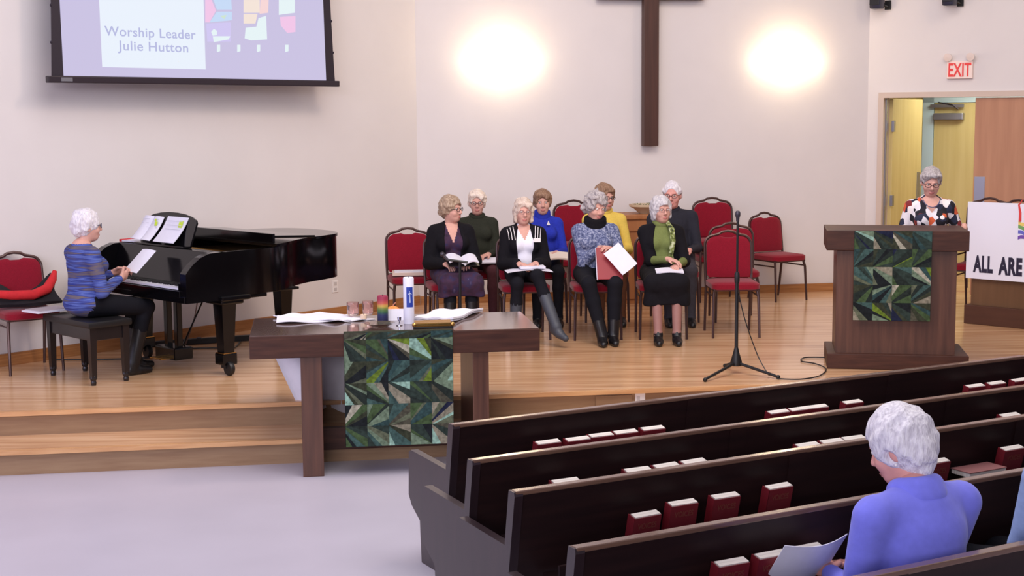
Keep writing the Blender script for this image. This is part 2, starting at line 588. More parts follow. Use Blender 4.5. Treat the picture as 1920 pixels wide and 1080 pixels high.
def sconce(px, label):
    u, z = loc_u(px, 112, C1, BA)
    s = thing('wall_sconce', label, 'lamp', T_back @ Vector((u, 0, z)), BA, 'glowing wall sconces beside the cross')
    b = MB()
    nu, nv = 16, 6
    b.sheet(lambda a, c: ((0.25 - 0.06 * c ** 2) * math.cos(math.pi * a) * math.cos(c * math.pi / 2 * 0.82), -0.02 - 0.17 * math.sin(math.pi * a) * math.cos(c * math.pi / 2 * 0.82), -0.17 * math.sin(c * math.pi / 2)), nu, nv, th=0.006)
    b.build('shade', M_GLOW, s, smooth=True)
    MB().box((0, -0.012, -0.08), (0.16, 0.022, 0.14), bev=0.004).build('wall_plate', M_WHITE, s)
    MB().ball((0, -0.09, -0.02), (0.03, 0.03, 0.05)).build('bulb', M_GLOW, s, smooth=True)
    for x in (-0.30, 0.30, 0.0):
        l = bpy.data.lights.new('sconce_light', 'POINT')
        l.energy = 2.6 if x else 6
        l.color = (1.0, 0.80, 0.50)
        l.shadow_soft_size = 0.05
        o = bpy.data.objects.new('sconce_light', l)
        COL.objects.link(o)
        o.parent = s
        o.location = (x, -0.10 if x else -0.14, 0.05 if x == 0 else -0.03)
    l = bpy.data.lights.new('sconce_light', 'POINT')
    l.energy = 3
    l.color = (1.0, 0.80, 0.50)
    l.shadow_soft_size = 0.06
    o = bpy.data.objects.new('sconce_light', l)
    COL.objects.link(o)
    o.parent = s
    o.location = (0, -0.26, -0.10)


sconce(941, 'glowing half-bowl wall lamp to the left of the cross')
sconce(1475, 'glowing half-bowl wall lamp to the right of the cross')

# exit sign
u0, z0 = loc_u(1777, 148, C2, RA)
u1, z1 = loc_u(1826, 114, C2, RA)
ex = thing('exit_sign', 'white exit sign with red letters and twin emergency lamps above the doors', 'sign', T_right @ Vector(((u0 + u1) / 2, 0, (z0 + z1) / 2)), RA)
ew, eh = u1 - u0, z1 - z0
MB().box((0, -0.025, 0), (ew, 0.05, eh), bev=0.006).build('housing', mat('sign_white', (236, 214, 206), 0.5), ex)
tm = text_mesh('EXIT', 0.2, 0.0015, 0.004, xs=0.6)
put_text('letters', tm, mat('exit_red', (206, 52, 48), 0.5, emit=0.25), ex, Tr(0, -0.052, -0.068) @ Matrix.Rotation(math.pi / 2, 4, 'X'))
for s_ in (-1, 1):
    h = MB()
    h.lathe([(0.0, -0.035), (0.03, -0.03), (0.042, 0.02), (0.044, 0.03), (0.0, 0.034)], T=Tr(s_ * ew * 0.44, -0.06, eh / 2 + 0.045) @ Matrix.Rotation(math.pi / 2 + 0.2, 4, 'X'), seg=14)
    h.tube([(s_ * ew * 0.38, -0.02, eh / 2 - 0.01), (s_ * ew * 0.44, -0.045, eh / 2 + 0.04)], 0.009)
    h.build('emergency_lamp', mat('lamp_white', (222, 206, 198), 0.35), ex, smooth=True)

# two hanging speakers at the top of the right wall
for px, lab, by in ((1655, 'small blue-black loudspeaker at the left end of the right wall', 19), (1790, 'small blue-black loudspeaker high above the exit sign', 13)):
    u, z = loc_u(px, by, C2, RA)
    sp_ = thing('loudspeaker', lab, 'loudspeaker', T_right @ Vector((u, -0.2, z)), RA - 0.1)
    MB().box((0, 0, 0.17), (0.14, 0.14, 0.34), bev=0.02, taper=0.9).build('cabinet', M_BLKB, sp_, smooth=True)
    MB().box((0, -0.072, 0.18), (0.11, 0.008, 0.28), bev=0.003).build('grille', M_BLACK, sp_)
    br = MB().tube([(0.0, 0.07, 0.12), (0.02, 0.15, 0.05), (0.05, 0.17, 0.03)], 0.016)
    br.box((0.05, 0.175, 0.05), (0.07, 0.012, 0.10))
    br.build('bracket', M_BLACK, sp_)

# projection screen
A_ = PY(88, 150, 11.5)
B_ = PY(634, 156, 13.75)
SA = math.atan2(B_[1] - A_[1], B_[0] - A_[0])
SL = float(np.linalg.norm(B_[:2] - A_[:2]))
scz = float((A_[2] + B_[2]) / 2)
T_scr = frame(A_[:2], SA)
scr = thing('projection_screen', 'pull-down projection screen with black borders showing a slide', 'screen', (A_[0], A_[1], scz), SA)
su = lambda x, y: loc_u(x, y, A_[:2], SA)
bar = MB().box((SL / 2, 0, 0), (SL, 0.05, 0.055), bev=0.008)
bar.box((0.16, -0.027, 0.0), (0.10, 0.006, 0.03), 1)
bar.build('bottom_bar', [mat('screen_bar', (36, 26, 36), 0.4), M_STEEL], scr)
ul, ur = su(119, 146)[0], su(611, 150)[0]
M_SCR = mat('screen_glow', (12, 12, 14), 0.9, emit=1.16, emitcol=(216, 208, 242))
M_SCW = mat('slide_panel_glow', (12, 12, 14), 0.9, emit=1.32, emitcol=(236, 244, 255))
M_SCT = mat('slide_letters_glow', (12, 12, 14), 0.9, emit=1.17, emitcol=(196, 200, 240))
TOPZ = 1.45


def edge(u, s):
    return lambda t: u + s * 0.10 * (t ** 0.7)


el, er = (lambda t: ul - 0.035 * 0 - 0.0 * t + 0.0), (lambda t: ur - 0.02 * t)
blk = MB()
ol, orr = su(99, 146)[0], su(628, 152)[0]
n_ = 10
vs, fs = [], []
for i in range(n_ + 1):
    t = i / n_
    vs += [(ol + 0.012 - 0.012 * (1 - t) ** 2 * 2 + 0.02 * t, 0, t * TOPZ), (orr - 0.085 * t + 0.02 * t * t, 0, t * TOPZ)]
pl = [(vs[2 * i][0], vs[2 * i][2]) for i in range(n_ + 1)] + [(vs[2 * i + 1][0], vs[2 * i + 1][2]) for i in range(n_, -1, -1)]
blk.prism(pl, -0.002, 0.002, axis='y')
for i in range(2, n_, 2):
    blk.ball((vs[2 * i][0], 0, vs[2 * i][2]), 0.012, seg=6)
    blk.ball((vs[2 * i + 1][0], 0, vs[2 * i + 1][2]), 0.012, seg=6)
blk.build('border', mat('screen_border', (30, 20, 34), 0.6), scr)
img = MB().prism([(ul, 0.03), (ur, 0.03), (ur - 0.03, TOPZ), (ul - 0.015, TOPZ)], -0.004, -0.003, axis='y').build('slide', M_SCR, scr)
a0, a1 = su(190, 100)[0], su(384, 100)[0]
zb_ = su(290, 128)[1] - scz
MB().prism([(a0, zb_), (a1, zb_), (a1, TOPZ), (a0 - 0.01, TOPZ)], -0.006, -0.005, axis='y').build('text_panel', M_SCW, img)
for txt, xa, xb, yb in (('Worship Leader', 196, 366, 70), ('Julie Hutton', 222, 352, 96)):
    q0, zz = su(xa, yb)
    q1, _ = su(xb, yb)
    me = text_mesh(txt, 0.11, 0.0005, 0.0012, align='LEFT', spacing=1.06)
    wd = max(v.co.x for v in me.vertices)
    me.transform(Matrix.Diagonal(((q1 - q0) / wd, 1, 1, 1)))
    put_text('lettering', me, M_SCT, img, Tr(q0, -0.0075, su((xa + xb) / 2, yb)[1] - scz) @ Matrix.Rotation(math.pi / 2, 4, 'X'))
# pale coloured window picture on the right of the slide
pic = MB()
pm = [mat('slide_%s' % n, (12, 12, 14), 0.9, emit=1.25, emitcol=c) for n, c in
      (('pink', (250, 205, 240)), ('sky', (205, 226, 255)), ('lilac', (216, 206, 250)), ('cream', (252, 236, 224)), ('white', (238, 252, 255)), ('rose', (255, 222, 222)), ('green', (214, 236, 214)))]


def pg(pts, m):
    pic.prism([(su(x, y)[0], su(x, y)[1] - scz) for x, y in pts], -0.0065 - 0.0003 * len(pic.f) / 40, -0.0055, m, axis='y')


pg([(384, -10), (392, -10), (404, 20), (392, 42), (384, 42)], 0)
pg([(396, -10), (432, -10), (434, 18), (406, 18)], 1)
pg([(392, 42), (406, 22), (434, 22), (434, 38), (414, 40)], 1)
pg([(412, 30), (424, 28), (420, 36)], 6)
pg([(386, 44), (432, 42), (432, 78), (388, 78)], 2)
pg([(395, 60), (400, 54), (406, 58), (406, 66), (398, 67)], 4)
pg([(398, 68), (431, 68), (428, 74), (400, 79)], 4)
pg([(456, -10), (486, -10), (486, 24), (456, 24)], 3)
pg([(488, -10), (503, -10), (502, 24), (486, 26)], 5)
pg([(456, 26), (482, 26), (478, 44), (456, 44)], 3)
pg([(460, 52), (480, 50), (484, 34), (498, 30), (500, 74), (470, 76), (458, 72)], 4)
pg([(522, -10), (552, -10), (552, 24), (522, 28)], 4)
pg([(524, 32), (553, 30), (553, 60), (538, 62), (526, 48)], 0)
for x in (409, 447, 484, 537):
    pg([(x - 3, 84), (x + 3, 84), (x + 3, 96), (x - 3, 98)], 4)
po = pic.build('window_picture', pm, img)
po['kind'] = 'stuff'

# outlets
u, z = loc_u(628, 537, C1, LA)
ol_ = thing('wall_outlet', 'small white power outlet on the left wall behind the piano tail', 'outlet', T_left @ Vector((u, 0, z)), LA)
MB().box((0, -0.004, 0), (0.075, 0.008, 0.12), bev=0.003).build('cover_plate', M_WHITE, ol_)
for s_ in (-1, 1):
    MB().box((0, -0.009, s_ * 0.028), (0.034, 0.003, 0.03)).build('socket', mat('socket_grey', (196, 190, 190), 0.5), ol_)
T_rise = Tr(P0[0] + SN[0] * 0.035, P0[1] + SN[1] * 0.035, 0) @ Rz(ANG)
PR = P0 + SN * 0.035
u, z = loc_u(1200, 744, PR, ANG)
ol2 = thing('wall_outlet', 'white double outlet plate on the stage riser', 'outlet', T_rise @ Vector((u, 0, z)), ANG)
MB().box((0, -0.004, 0), (0.074, 0.008, 0.066), bev=0.003).build('cover_plate', M_WHITE, ol2)
MB().box((-0.015, -0.009, -0.01), (0.024, 0.003, 0.028)).build('socket', mat('socket_grey', (196, 190, 190)), ol2)
u0_, z_ = loc_u(1116, 752, PR, ANG)
u1_, _ = loc_u(1184, 752, PR, ANG)
tag(MB().box(((u0_ + u1_) / 2, -0.006, 0.235), (u1_ - u0_, 0.012, 0.12), bev=0.002, T=T_rise).build('access_panel', M_OAKR), 'small wooden access panel on the stage riser beside the outlet', 'panel')

# ================================================================== PATCHWORK HANGINGS
QC = [(38, 46, 42), (46, 58, 52), (54, 58, 44), (28, 32, 34), (30, 34, 56), (136, 130, 112), (140, 174, 158), (100, 122, 42), (66, 84, 54), (48, 70, 70), (92, 98, 78), (74, 72, 60), (108, 126, 104), (62, 86, 82), (162, 158, 140)]
QWT = [7, 7, 6, 6, 2.5, 3.5, 1.5, 1.5, 4, 5, 4, 4, 2.2, 4, 1.5]
M_Q = [ramp_mat('quilt_cloth_%d' % i, [(0.3, tuple(int(v * 0.72) for v in c)), (0.7, tuple(min(255, int(v * 1.06 + 2)) for v in c))], scale=(45, 45, 45), rough=0.9, spec=0.15) for i, c in enumerate(QC)]


def clip_half(poly, c, d):
    """keep the part of the polygon on the left of the ray from c along d"""
    out = []
    n = len(poly)
    sd = [d[0] * (p[1] - c[1]) - d[1] * (p[0] - c[0]) for p in poly]
    for i in range(n):
        p, q, a, b_ = poly[i], poly[(i + 1) % n], sd[i], sd[(i + 1) % n]
        if a >= 0:
            out.append(p)
        if (a > 0 and b_ < 0) or (a < 0 and b_ > 0):
            t = a / (a - b_)
            out.append((p[0] + (q[0] - p[0]) * t, p[1] + (q[1] - p[1]) * t))
    return out


def quilt(x0, x1, z0, z1, ncol, rows, seed):
    """pieced chevron cloth in the xz plane facing -y: every square is a fan of cloth wedges slanting one way per row"""
    rnd = random.Random(seed)
    q = MB()
    W = (x1 - x0) / ncol
    zt_ = z1
    H = z1 - z0
    last = -1
    for hf, sl in rows:
        h = H * hf
        for c in range(ncol):
            xa, zc, zd = x0 + c * W, zt_ - h, zt_
            rect = [(xa, zc), (xa + W, zc), (xa + W, zd), (xa, zd)]
            far = rnd.uniform(0.08, 0.45)
            flip = rnd.random() < 0.25
            # fan centre off a corner of the square
            up = (sl < 0) != flip
            cx_ = xa - far * W if not flip else xa + W + far * W
            cz_ = zd + far * h * 0.6 if up else zc - far * h * 0.6
            angs = sorted(math.atan2(p[1] - cz_, p[0] - cx_) if not flip else math.atan2(p[1] - cz_, -(p[0] - cx_)) for p in rect)
            a0_, a1_ = angs[0], angs[-1]
            k = rnd.choice((3, 4, 4, 5))
            cuts = [0.0] + sorted(0.12 + 0.76 * (i + rnd.uniform(0.1, 0.9)) / k for i in range(k)) + [1.0]
            for i in range(k + 1):
                b0_, b1_ = a0_ + (a1_ - a0_) * cuts[i], a0_ + (a1_ - a0_) * cuts[i + 1]
                sx__ = -1 if flip else 1
                d0, d1_ = (sx__ * math.cos(b0_), math.sin(b0_)), (sx__ * math.cos(b1_), math.sin(b1_))
                if not flip:
                    pl_ = clip_half(rect, (cx_, cz_), d0)
                    pl_ = clip_half(pl_, (cx_, cz_), (-d1_[0], -d1_[1])) if len(pl_) > 2 else pl_
                else:
                    pl_ = clip_half(rect, (cx_, cz_), d1_)
                    pl_ = clip_half(pl_, (cx_, cz_), (-d0[0], -d0[1])) if len(pl_) > 2 else pl_
                if len(pl_) > 2:
                    ci = last
                    while ci == last:
                        ci = rnd.choices(range(len(QC)), weights=QWT)[0]
                    last = ci
                    q.prism(pl_, -0.006 - 0.001 * (i % 2), 0.0, ci, axis='y')
        zt_ -= h
    return q


# ================================================================== COMMUNION TABLE
TA = PZ(467, 632, 0.93)
T_ALT = frame(TA[:2], math.radians(8.0))
TAW, TAD, TAH = 1.865, 0.84, 0.93
alt = thing('communion_table', 'dark walnut communion table with thick top and two slab legs', 'table', (TA[0], TA[1], 0), math.radians(8.0))
MB().box((TAW / 2, TAD / 2, TAH - 0.072), (TAW, TAD, 0.144), bev=0.004).build('table_top', M_WALN, alt)
MB().box((TAW / 2, TAD / 2, TAH + 0.002), (TAW - 0.012, TAD - 0.012, 0.005)).build('polished_surface', M_WTOP, alt)
MB().box((0.385, TAD / 2, (TAH - 0.144) / 2), (0.135, TAD - 0.06, TAH - 0.144), bev=0.004).build('leg', M_WALNV, alt)
MB().box((TAW - 0.385, TAD / 2, (TAH - 0.144) / 2), (0.105, TAD - 0.06, TAH - 0.144), bev=0.004).build('leg', M_WALNV, alt)
MB().box((TAW / 2, TAD / 2, 0.165), (TAW - 0.9, 0.06, 0.15), bev=0.004).build('stretcher', M_WALN, alt)
ua = loc_u(646, 700, TA[:2], math.radians(8))[0]
ub = loc_u(849, 700, TA[:2], math.radians(8))[0]
zq = loc_u(747, 834, TA[:2], math.radians(8))[1]
ha = thing('altar_hanging', 'green patchwork cloth with chevron pieces over the communion table front', 'cloth', (TA[0], TA[1], 0), math.radians(8.0))
rows5 = [(0.06, 1), (0.19, -1), (0.19, 1), (0.19, -1), (0.19, 1), (0.18, -1)]
quilt(ua, ub, zq, 0.938, 5, rows5, 4).build('patchwork', M_Q, ha).location = (0, -0.004, 0)
MB().box(((ua + ub) / 2, -0.0025, (zq + 0.94) / 2), (ub - ua + 0.004, 0.003, 0.94 - zq)).build('backing', M_Q[3], ha)
MB().box(((ua + ub) / 2, 0.03, 0.937), (ub - ua, 0.07, 0.004)).build('top_fold', M_Q[2], ha)

AT = lambda px, py, z=0.935: PZ(px, py, z)
TOPA = 0.9355


def on_alt(px, py):
    p = PZ(px, py, TOPA)
    return Vector((p[0], p[1], TOPA))


Ai = T_ALT.inverted()
# white cloth lying on the left, hanging down behind
wc = thing('white_altar_cloth', 'crumpled white cloth on the left of the table, hanging down behind', 'cloth', (TA[0], TA[1], 0), math.radians(8.0))


def al(px, py):
    v = Ai @ on_alt(px, py)
    return v


q00, q10, q11, q01 = al(512, 596), al(628, 606), al(705, 600), al(600, 588)
rn = random.Random(3)
ph_ = [rn.uniform(0, 6) for _ in range(6)]


def cl1(u, v):
    p = (q00 * (1 - u) + q10 * u) * (1 - v) + (q01 * (1 - u) + q11 * u) * v
    z = TOPA + 0.012 + 0.012 * (math.sin(7 * u + ph_[0] + 3 * v) + math.sin(11 * v + 4 * u + ph_[1])) * 0.6
    return (p.x, p.y + 0.02 * math.sin(5 * u + ph_[2]) * v, max(z, TOPA + 0.007))


MB().sheet(cl1, 22, 12, th=0.006).build('lying_fold', M_CLOTH, wc, smooth=True)
hb0, hb1 = 0.10, 0.66


def cl2(u, v):
    top0, top1 = 0.02, 0.70
    x = (top0 + (top1 - top0) * u) * (1 - v) + (0.30 + 0.38 * u) * v
    return (x, TAD + 0.022 + 0.018 * math.sin(13 * u + 1.0) * (0.4 + v), TOPA - 0.01 - (0.66 + 0.02 * math.sin(9 * u)) * v)


MB().sheet(cl2, 26, 14, th=0.006).build('hanging_fold', M_CLOTH, wc, smooth=True)
e0, e1 = al(560, 592), al(700, 590)
MB().sheet(lambda u, v: (0.16 + 0.50 * u, 0.52 + (TAD + 0.025 - 0.52) * v, TOPA + 0.012 + 0.006 * math.sin(9 * u + 3 * v)), 16, 10, th=0.005).build('edge_fold', M_CLOTH, wc, smooth=True)

# candles and small things
M_RB = ramp_mat('rainbow_wax', [(0.0, (34, 32, 66)), (0.28, (44, 50, 92)), (0.40, (58, 98, 62)), (0.50, (98, 122, 58)), (0.62, (192, 156, 70)), (0.72, (184, 84, 70)), (0.86, (150, 40, 66)), (1.0, (140, 40, 70))], rough=0.5)
nt = M_RB.node_tree
for n in list(nt.nodes):
    if n.type == 'TEX_NOISE':
        rl = [l.to_socket for l in n.outputs['Fac'].links]
        nt.nodes.remove(n)
sx = nt.nodes.new('ShaderNodeSeparateXYZ')
tcn = nt.nodes.new('ShaderNodeTexCoord')
nt.links.new(tcn.outputs['Generated'], sx.inputs[0])
for s_ in rl:
    nt.links.new(sx.outputs['Z'], s_)
p = on_alt(718, 603)
cn = thing('rainbow_candle', 'short rainbow striped pillar candle on the communion table', 'candle', p)
MB().lathe([(0.0, 0.0), (0.036, 0.0), (0.037, 0.004), (0.037, 0.170), (0.033, 0.177), (0.02, 0.170), (0.0, 0.168)], seg=24).build('wax', M_RB, cn, smooth=True)
MB().tube([(0, 0, 0.167), (0.002, 0, 0.185)], 0.0022).build('wick', M_BLACK, cn)
p = on_alt(767, 607)
cn = thing('white_candle', 'tall white pillar candle with a blue label on the communion table', 'candle', p)
MB().lathe([(0.0, 0.0), (0.035, 0.0), (0.036, 0.004), (0.036, 0.305), (0.033, 0.313), (0.018, 0.308), (0.0, 0.306)], seg=28).build('wax', mat('white_wax', (226, 224, 240), 0.45), cn, smooth=True)
MB().tube([(0, 0, 0.305), (0.001, 0, 0.322)], 0.002).build('wick', M_BLACK, cn)
lb = MB().sheet(lambda u, v: (0.0366 * math.sin(-0.35 + 1.25 * u), -0.0366 * math.cos(-0.35 + 1.25 * u), 0.115 + 0.135 * v), 12, 1).build('label', mat('label_blue', (34, 60, 158), 0.5), cn, smooth=True)
fg = MB()
for a_, z0_, z1_, wd in ((0.30, 0.145, 0.225, 0.0035),):
    fg.sheet(lambda u, v: (0.0372 * math.sin(a_ + (u - 0.5) * (0.16 * (1 - v) + 0.05)), -0.0372 * math.cos(a_ + (u - 0.5) * (0.16 * (1 - v) + 0.05)), z0_ + (z1_ - z0_) * v), 3, 6)
fg.sheet(lambda u, v: (0.0372 * math.sin(-0.05 + 0.7 * u), -0.0372 * math.cos(-0.05 + 0.7 * u), 0.198 + 0.008 * math.sin(math.pi * u) + 0.005 * v), 8, 1)
fg.build('cross_emblem', mat('emblem_white', (190, 200, 228), 0.5), lb)
for px, py, h, r_, lab in ((662, 599, 0.09, 0.040, 'clear glass cup with pinkish reflection left of the rainbow candle'), (690, 598, 0.095, 0.036, 'clear glass cup with pinkish reflection nearest the rainbow candle')):
    p = on_alt(px, py)
    p.z += 0.03
    g = MB().lathe([(0.0, 0.0), (r_ * 0.8, 0.0), (r_, 0.01), (r_ * 1.05, h), (r_ * 0.97, h), (r_ * 0.92, 0.014), (0.0, 0.012)], seg=22)
    tag(g.build('glass_cup', mat('pink_reflection_glass', (240, 214, 212), 0.04, trans=0.96), smooth=True, loc=p), lab, 'cup', None)  # clear glass, the pink reflection is put into its colour
p = on_alt(682, 601)
cn = thing('tea_light', 'small cream tea light between the glass cups and the candle', 'candle', (p.x, p.y, p.z + 0.012))
MB().lathe([(0.0, 0.0), (0.02, 0.0), (0.021, 0.03), (0.0, 0.028)], seg=16).build('wax', mat('cream_wax', (236, 208, 182), 0.5), cn, smooth=True)
MB().tube([(0, 0, 0.027), (0, 0.001, 0.036)], 0.0015).build('wick', M_BLACK, cn)
# orange gourd
p = on_alt(737, 593)
gd = thing('orange_gourd', 'small orange gourd at the back of the communion table', 'gourd', (p.x, p.y, p.z))
gm = MB()
gm.sheet(lambda u, v: ((0.045 + 0.006 * math.cos(8 * 2 * math.pi * u)) * math.sin(math.pi * v) * math.cos(2 * math.pi * u), (0.045 + 0.006 * math.cos(8 * 2 * math.pi * u)) * math.sin(math.pi * v) * math.sin(2 * math.pi * u), 0.036 - 0.036 * math.cos(math.pi * v)), 32, 10)
gm.build('fruit', mat('gourd_orange', (228, 138, 66), 0.5, 0.1, 30), gd, smooth=True)
MB().tube([(0, 0, 0.068), (0.008, 0, 0.085), (0.02, 0, 0.095)], [0.006, 0.005, 0.004]).build('stem', mat('stem_tan', (186, 120, 96), 0.6), gd)
p = on_alt(748, 602)
cd_ = MB()
cd_.sheet(lambda u, v: (-0.085 + 0.17 * u, 0.03 - 0.025 * v, 0.075 * v), 2, 2, th=0.002)
cd_.sheet(lambda u, v: (-0.085 + 0.17 * u, -0.02 + 0.025 * v, 0.075 * v), 2, 2, th=0.002)
tag(cd_.build('tent_card', M_PAPER, loc=(p.x, p.y + .05, p.z), rz=0.1), 'folded white card standing between the two candles', 'card')
p = on_alt(712, 612)
ds = MB().lathe([(0.0, 0.0), (0.05, 0.0), (0.10, 0.022), (0.105, 0.024), (0.098, 0.024), (0.05, 0.006), (0.0, 0.005)], seg=28)
tag(ds.build('glass_plate', M_GLASS, smooth=True, loc=p), 'clear glass plate at the front below the candles', 'plate')
p = on_alt(749, 610)
tag(MB().lathe([(0.0, 0.0), (0.022, 0.0), (0.022, 0.003), (0.005, 0.008), (0.004, 0.03), (0.012, 0.036), (0.014, 0.055), (0.011, 0.056), (0.009, 0.04), (0.0, 0.036)], seg=18).build('silver_cup', mat('silver', (200, 200, 214), 0.15, metal=1.0), smooth=True, loc=p), 'tiny silver goblet in front of the white candle', 'goblet')
p = on_alt(812, 614)
bs = thing('book_stand', 'low brass book stand at the front right of the candles', 'stand', (p.x, p.y, p.z), math.radians(8))
MB().box((0, 0, 0.006), (0.26, 0.10, 0.012), bev=0.003).build('base_plate', M_BLACK, bs)
MB().box((0, -0.035, 0.025), (0.25, 0.02, 0.026), bev=0.006).build('front_rail', M_BRASS, bs)
MB().sheet(lambda u, v: (-0.12 + 0.24 * u, -0.02 + 0.09 * v, 0.02 + 0.02 * v), 2, 2, th=0.006).build('rest_plate', M_BRASS, bs)
for s_ in (-1, 1):
    MB().ball((s_ * 0.125, -0.036, 0.025), 0.016).build('finial', M_BRASS, bs, smooth=True)
q = [al(775, 604), al(850, 606), al(906, 584), al(820, 588)]


def cl3(u, v):
    p = (q[0] * (1 - u) + q[1] * u) * (1 - v) + (q[3] * (1 - u) + q[2] * u) * v
    return (p.x, p.y, TOPA + 0.03 + 0.006 * math.sin(9 * v + 2 * u) + 0.004 * math.sin(14 * u))


cw = thing('folded_towel', 'folded white towel lying right of the tall white candle', 'cloth', (TA[0], TA[1], 0), math.radians(8))
MB().sheet(cl3, 14, 14, th=0.012).build('upper_fold', M_CLOTH, cw, smooth=True)
MB().sheet(lambda u, v: (lambda a: (a[0] - 0.004, a[1] + 0.008, a[2] - 0.0155))(cl3(u, v)), 14, 14, th=0.011).build('lower_fold', M_CLOTH, cw, smooth=True)

# ================================================================== LECTERN
LP = np.array([2.955, 11.0])
LR = math.radians(-10.0)
lec = thing('lectern', 'brown wooden lectern with broad top on the right of the stage', 'lectern', (LP[0], LP[1], HS), LR)
MB().box((0.02, 0.27, 0.06), (1.06, 0.62, 0.12), bev=0.006).build('base', M_WALN, lec)
MB().box((0.0, 0.27, 0.53), (0.90, 0.50, 0.84), bev=0.004).build('body', M_WALNV, lec)
MB().box((0.0, 0.27, 1.00), (1.06, 0.60, 0.155), bev=0.006).build('top', M_WALN, lec)
lx0 = (1610 - 1689) / 2700 * 11
lh = thing('lectern_hanging', 'green patchwork cloth hanging on the front of the lectern', 'cloth', (LP[0], LP[1], HS), LR)
quilt(lx0, lx0 + 0.575, 0.385, 1.075, 4, [(0.2, -1), (0.2, 1), (0.2, -1), (0.2, 1), (0.2, -1)], 11).build('patchwork', M_Q, lh).location = (0, -0.036, 0)
MB().box((lx0 + 0.2875, -0.034, 0.73), (0.578, 0.004, 0.692)).build('backing', M_Q[3], lh)

# ================================================================== MODESTY SCREEN WITH BANNER
DP = PZ(1815, 606, HS)
DA = math.radians(-44)
dk = thing('choir_rail', 'long wooden choir screen on the right edge of the stage', 'screen', (DP[0], DP[1], HS), DA)
MB().box((1.0, 0.05, 0.09), (2.06, 0.16, 0.18), bev=0.006).build('base', M_DESKB, dk)
MB().box((1.0, 0.05, 0.52), (1.96, 0.10, 0.70), bev=0.003).build('front_panel', M_DESKW, dk)
MB().box((1.0, 0.05, 0.885), (2.02, 0.16, 0.04), bev=0.006).build('top_rail', M_DESKB, dk)
DB = np.array([DP[0], DP[1]])
n0 = np.array([math.sin(DA), -math.cos(DA)])
DB2 = DB + n0 * 0.045
b0, bz0 = loc_u(1811, 521, DB2, DA)
b1, bz1 = loc_u(1813, 378, DB2, DA)
bn = thing('banner', 'white banner reading all are with a rainbow flame emblem', 'banner', (DB2[0], DB2[1], 0), DA)
MB().box((b0 + 0.75, 0, (bz0 + bz1) / 2), (1.5, 0.012, bz1 - bz0), bev=0.003).build('cloth', M_BANNER, bn)
for word, xa, xb, yb, yt in (('ALL', 1825, 1862, 508, 478), ('ARE', 1872, 1917, 513, 481)):
    ta, tz = loc_u(xa, yb, DB2, DA)
    tb, _ = loc_u(xb, yb, DB2, DA)
    tz1 = loc_u(xa, yt, DB2, DA)[1]
    me = text_mesh(word, 0.2, 0.001, 0.010, align='LEFT', spacing=1.10)
    x0_ = min(v.co.x for v in me.vertices)
    wd = max(v.co.x for v in me.vertices) - x0_
    hg = max(v.co.y for v in me.vertices)
    me.transform(Matrix.Translation((-x0_, 0, 0)))
    me.transform(Matrix.Diagonal(((tb - ta) / wd, (tz1 - tz) / hg, 1, 1)))
    put_text('lettering', me, M_LETTER, bn, Tr(ta, -0.0075, tz) @ Matrix.Rotation(math.pi / 2, 4, 'X'))
eu, ezb = loc_u(1908, 452, DB2, DA)
em = MB()
ecol = [mat('emblem_%s' % n, c, 0.6) for n, c in (('red', (212, 60, 60)), ('orange', (232, 150, 96)), ('yellow', (226, 200, 110)), ('green', (110, 160, 96)), ('blue', (96, 100, 190)), ('violet', (110, 74, 168)))]
ecx = eu + 0.17
for k, (c, zz) in enumerate(((5, 0.03), (4, 0.075), (3, 0.125), (2, 0.165))):
    wv = [(ecx - 0.165 + 0.33 * t / 12, ezb + zz + 0.012 * math.sin(t * 1.1 + k)) for t in range(13)]
    em.prism([(x, z - 0.016) for x, z in wv] + [(x, z + 0.016) for x, z in reversed(wv)], -0.0085, -0.006, c, axis='y')
for k in range(7):
    x = ecx - 0.15 + 0.05 * k
    em.tube([(x, -0.008, ezb + 0.18), (x + 0.02 * math.sin(k), -0.008, ezb + 0.26), (x - 0.015 * math.cos(2 * k), -0.008, ezb + 0.33), (x + 0.02, -0.008, ezb + 0.38 + 0.02 * math.sin(2 * k))], [0.014, 0.012, 0.009, 0.003], k % 2 and 1 or 0, seg=6)
em.build('flame_emblem', ecol, bn)

# ================================================================== CHAIRS


def rrect(w, h, r, n=5, top=None):
    out = []
    for cx_, cy_, a0_ in ((w / 2 - r, h / 2 - r, 0), (-w / 2 + r, h / 2 - r, 90), (-w / 2 + r, -h / 2 + r, 180), (w / 2 - r, -h / 2 + r, 270)):
        for i in range(n + 1):
            a = math.radians(a0_ + 90 * i / n)
            out.append((cx_ + r * math.cos(a), cy_ + r * math.sin(a)))
    return out


def pillow(mb, outline, y0, y1, puff, m=0, T=None, axis='y'):
    """closed cushion: outline (a,b) extruded along the axis with a soft crowned face on both sides"""
    n = len(outline)
    ca = sum(p[0] for p in outline) / n
    cb = sum(p[1] for p in outline) / n
    rings = [(1.0, y0), (1.0, y1), (0.93, y1 + puff * 0.6), (0.7, y1 + puff * 0.95), (0.35, y1 + puff)]
    back = [(0.93, y0 - puff * 0.4), (0.6, y0 - puff * 0.5)]
    vs, fs = [], []

    def pt(a, b, h):
        return (a, h, b) if axis == 'y' else (a, b, h)
    allr = list(reversed(back)) + rings
    for s_, h in allr:
        for a, b in outline:
            vs.append(pt(ca + (a - ca) * s_, cb + (b - cb) * s_, h))
    for i in range(len(allr) - 1):
        for k in range(n):
            l = (k + 1) % n
            fs.append((i * n + k, i * n + l, (i + 1) * n + l, (i + 1) * n + k))
    fs.append(tuple(range(n - 1, -1, -1)))
    fs.append(tuple((len(allr) - 1) * n + k for k in range(n)))
    mb.add(vs, fs, m, T)


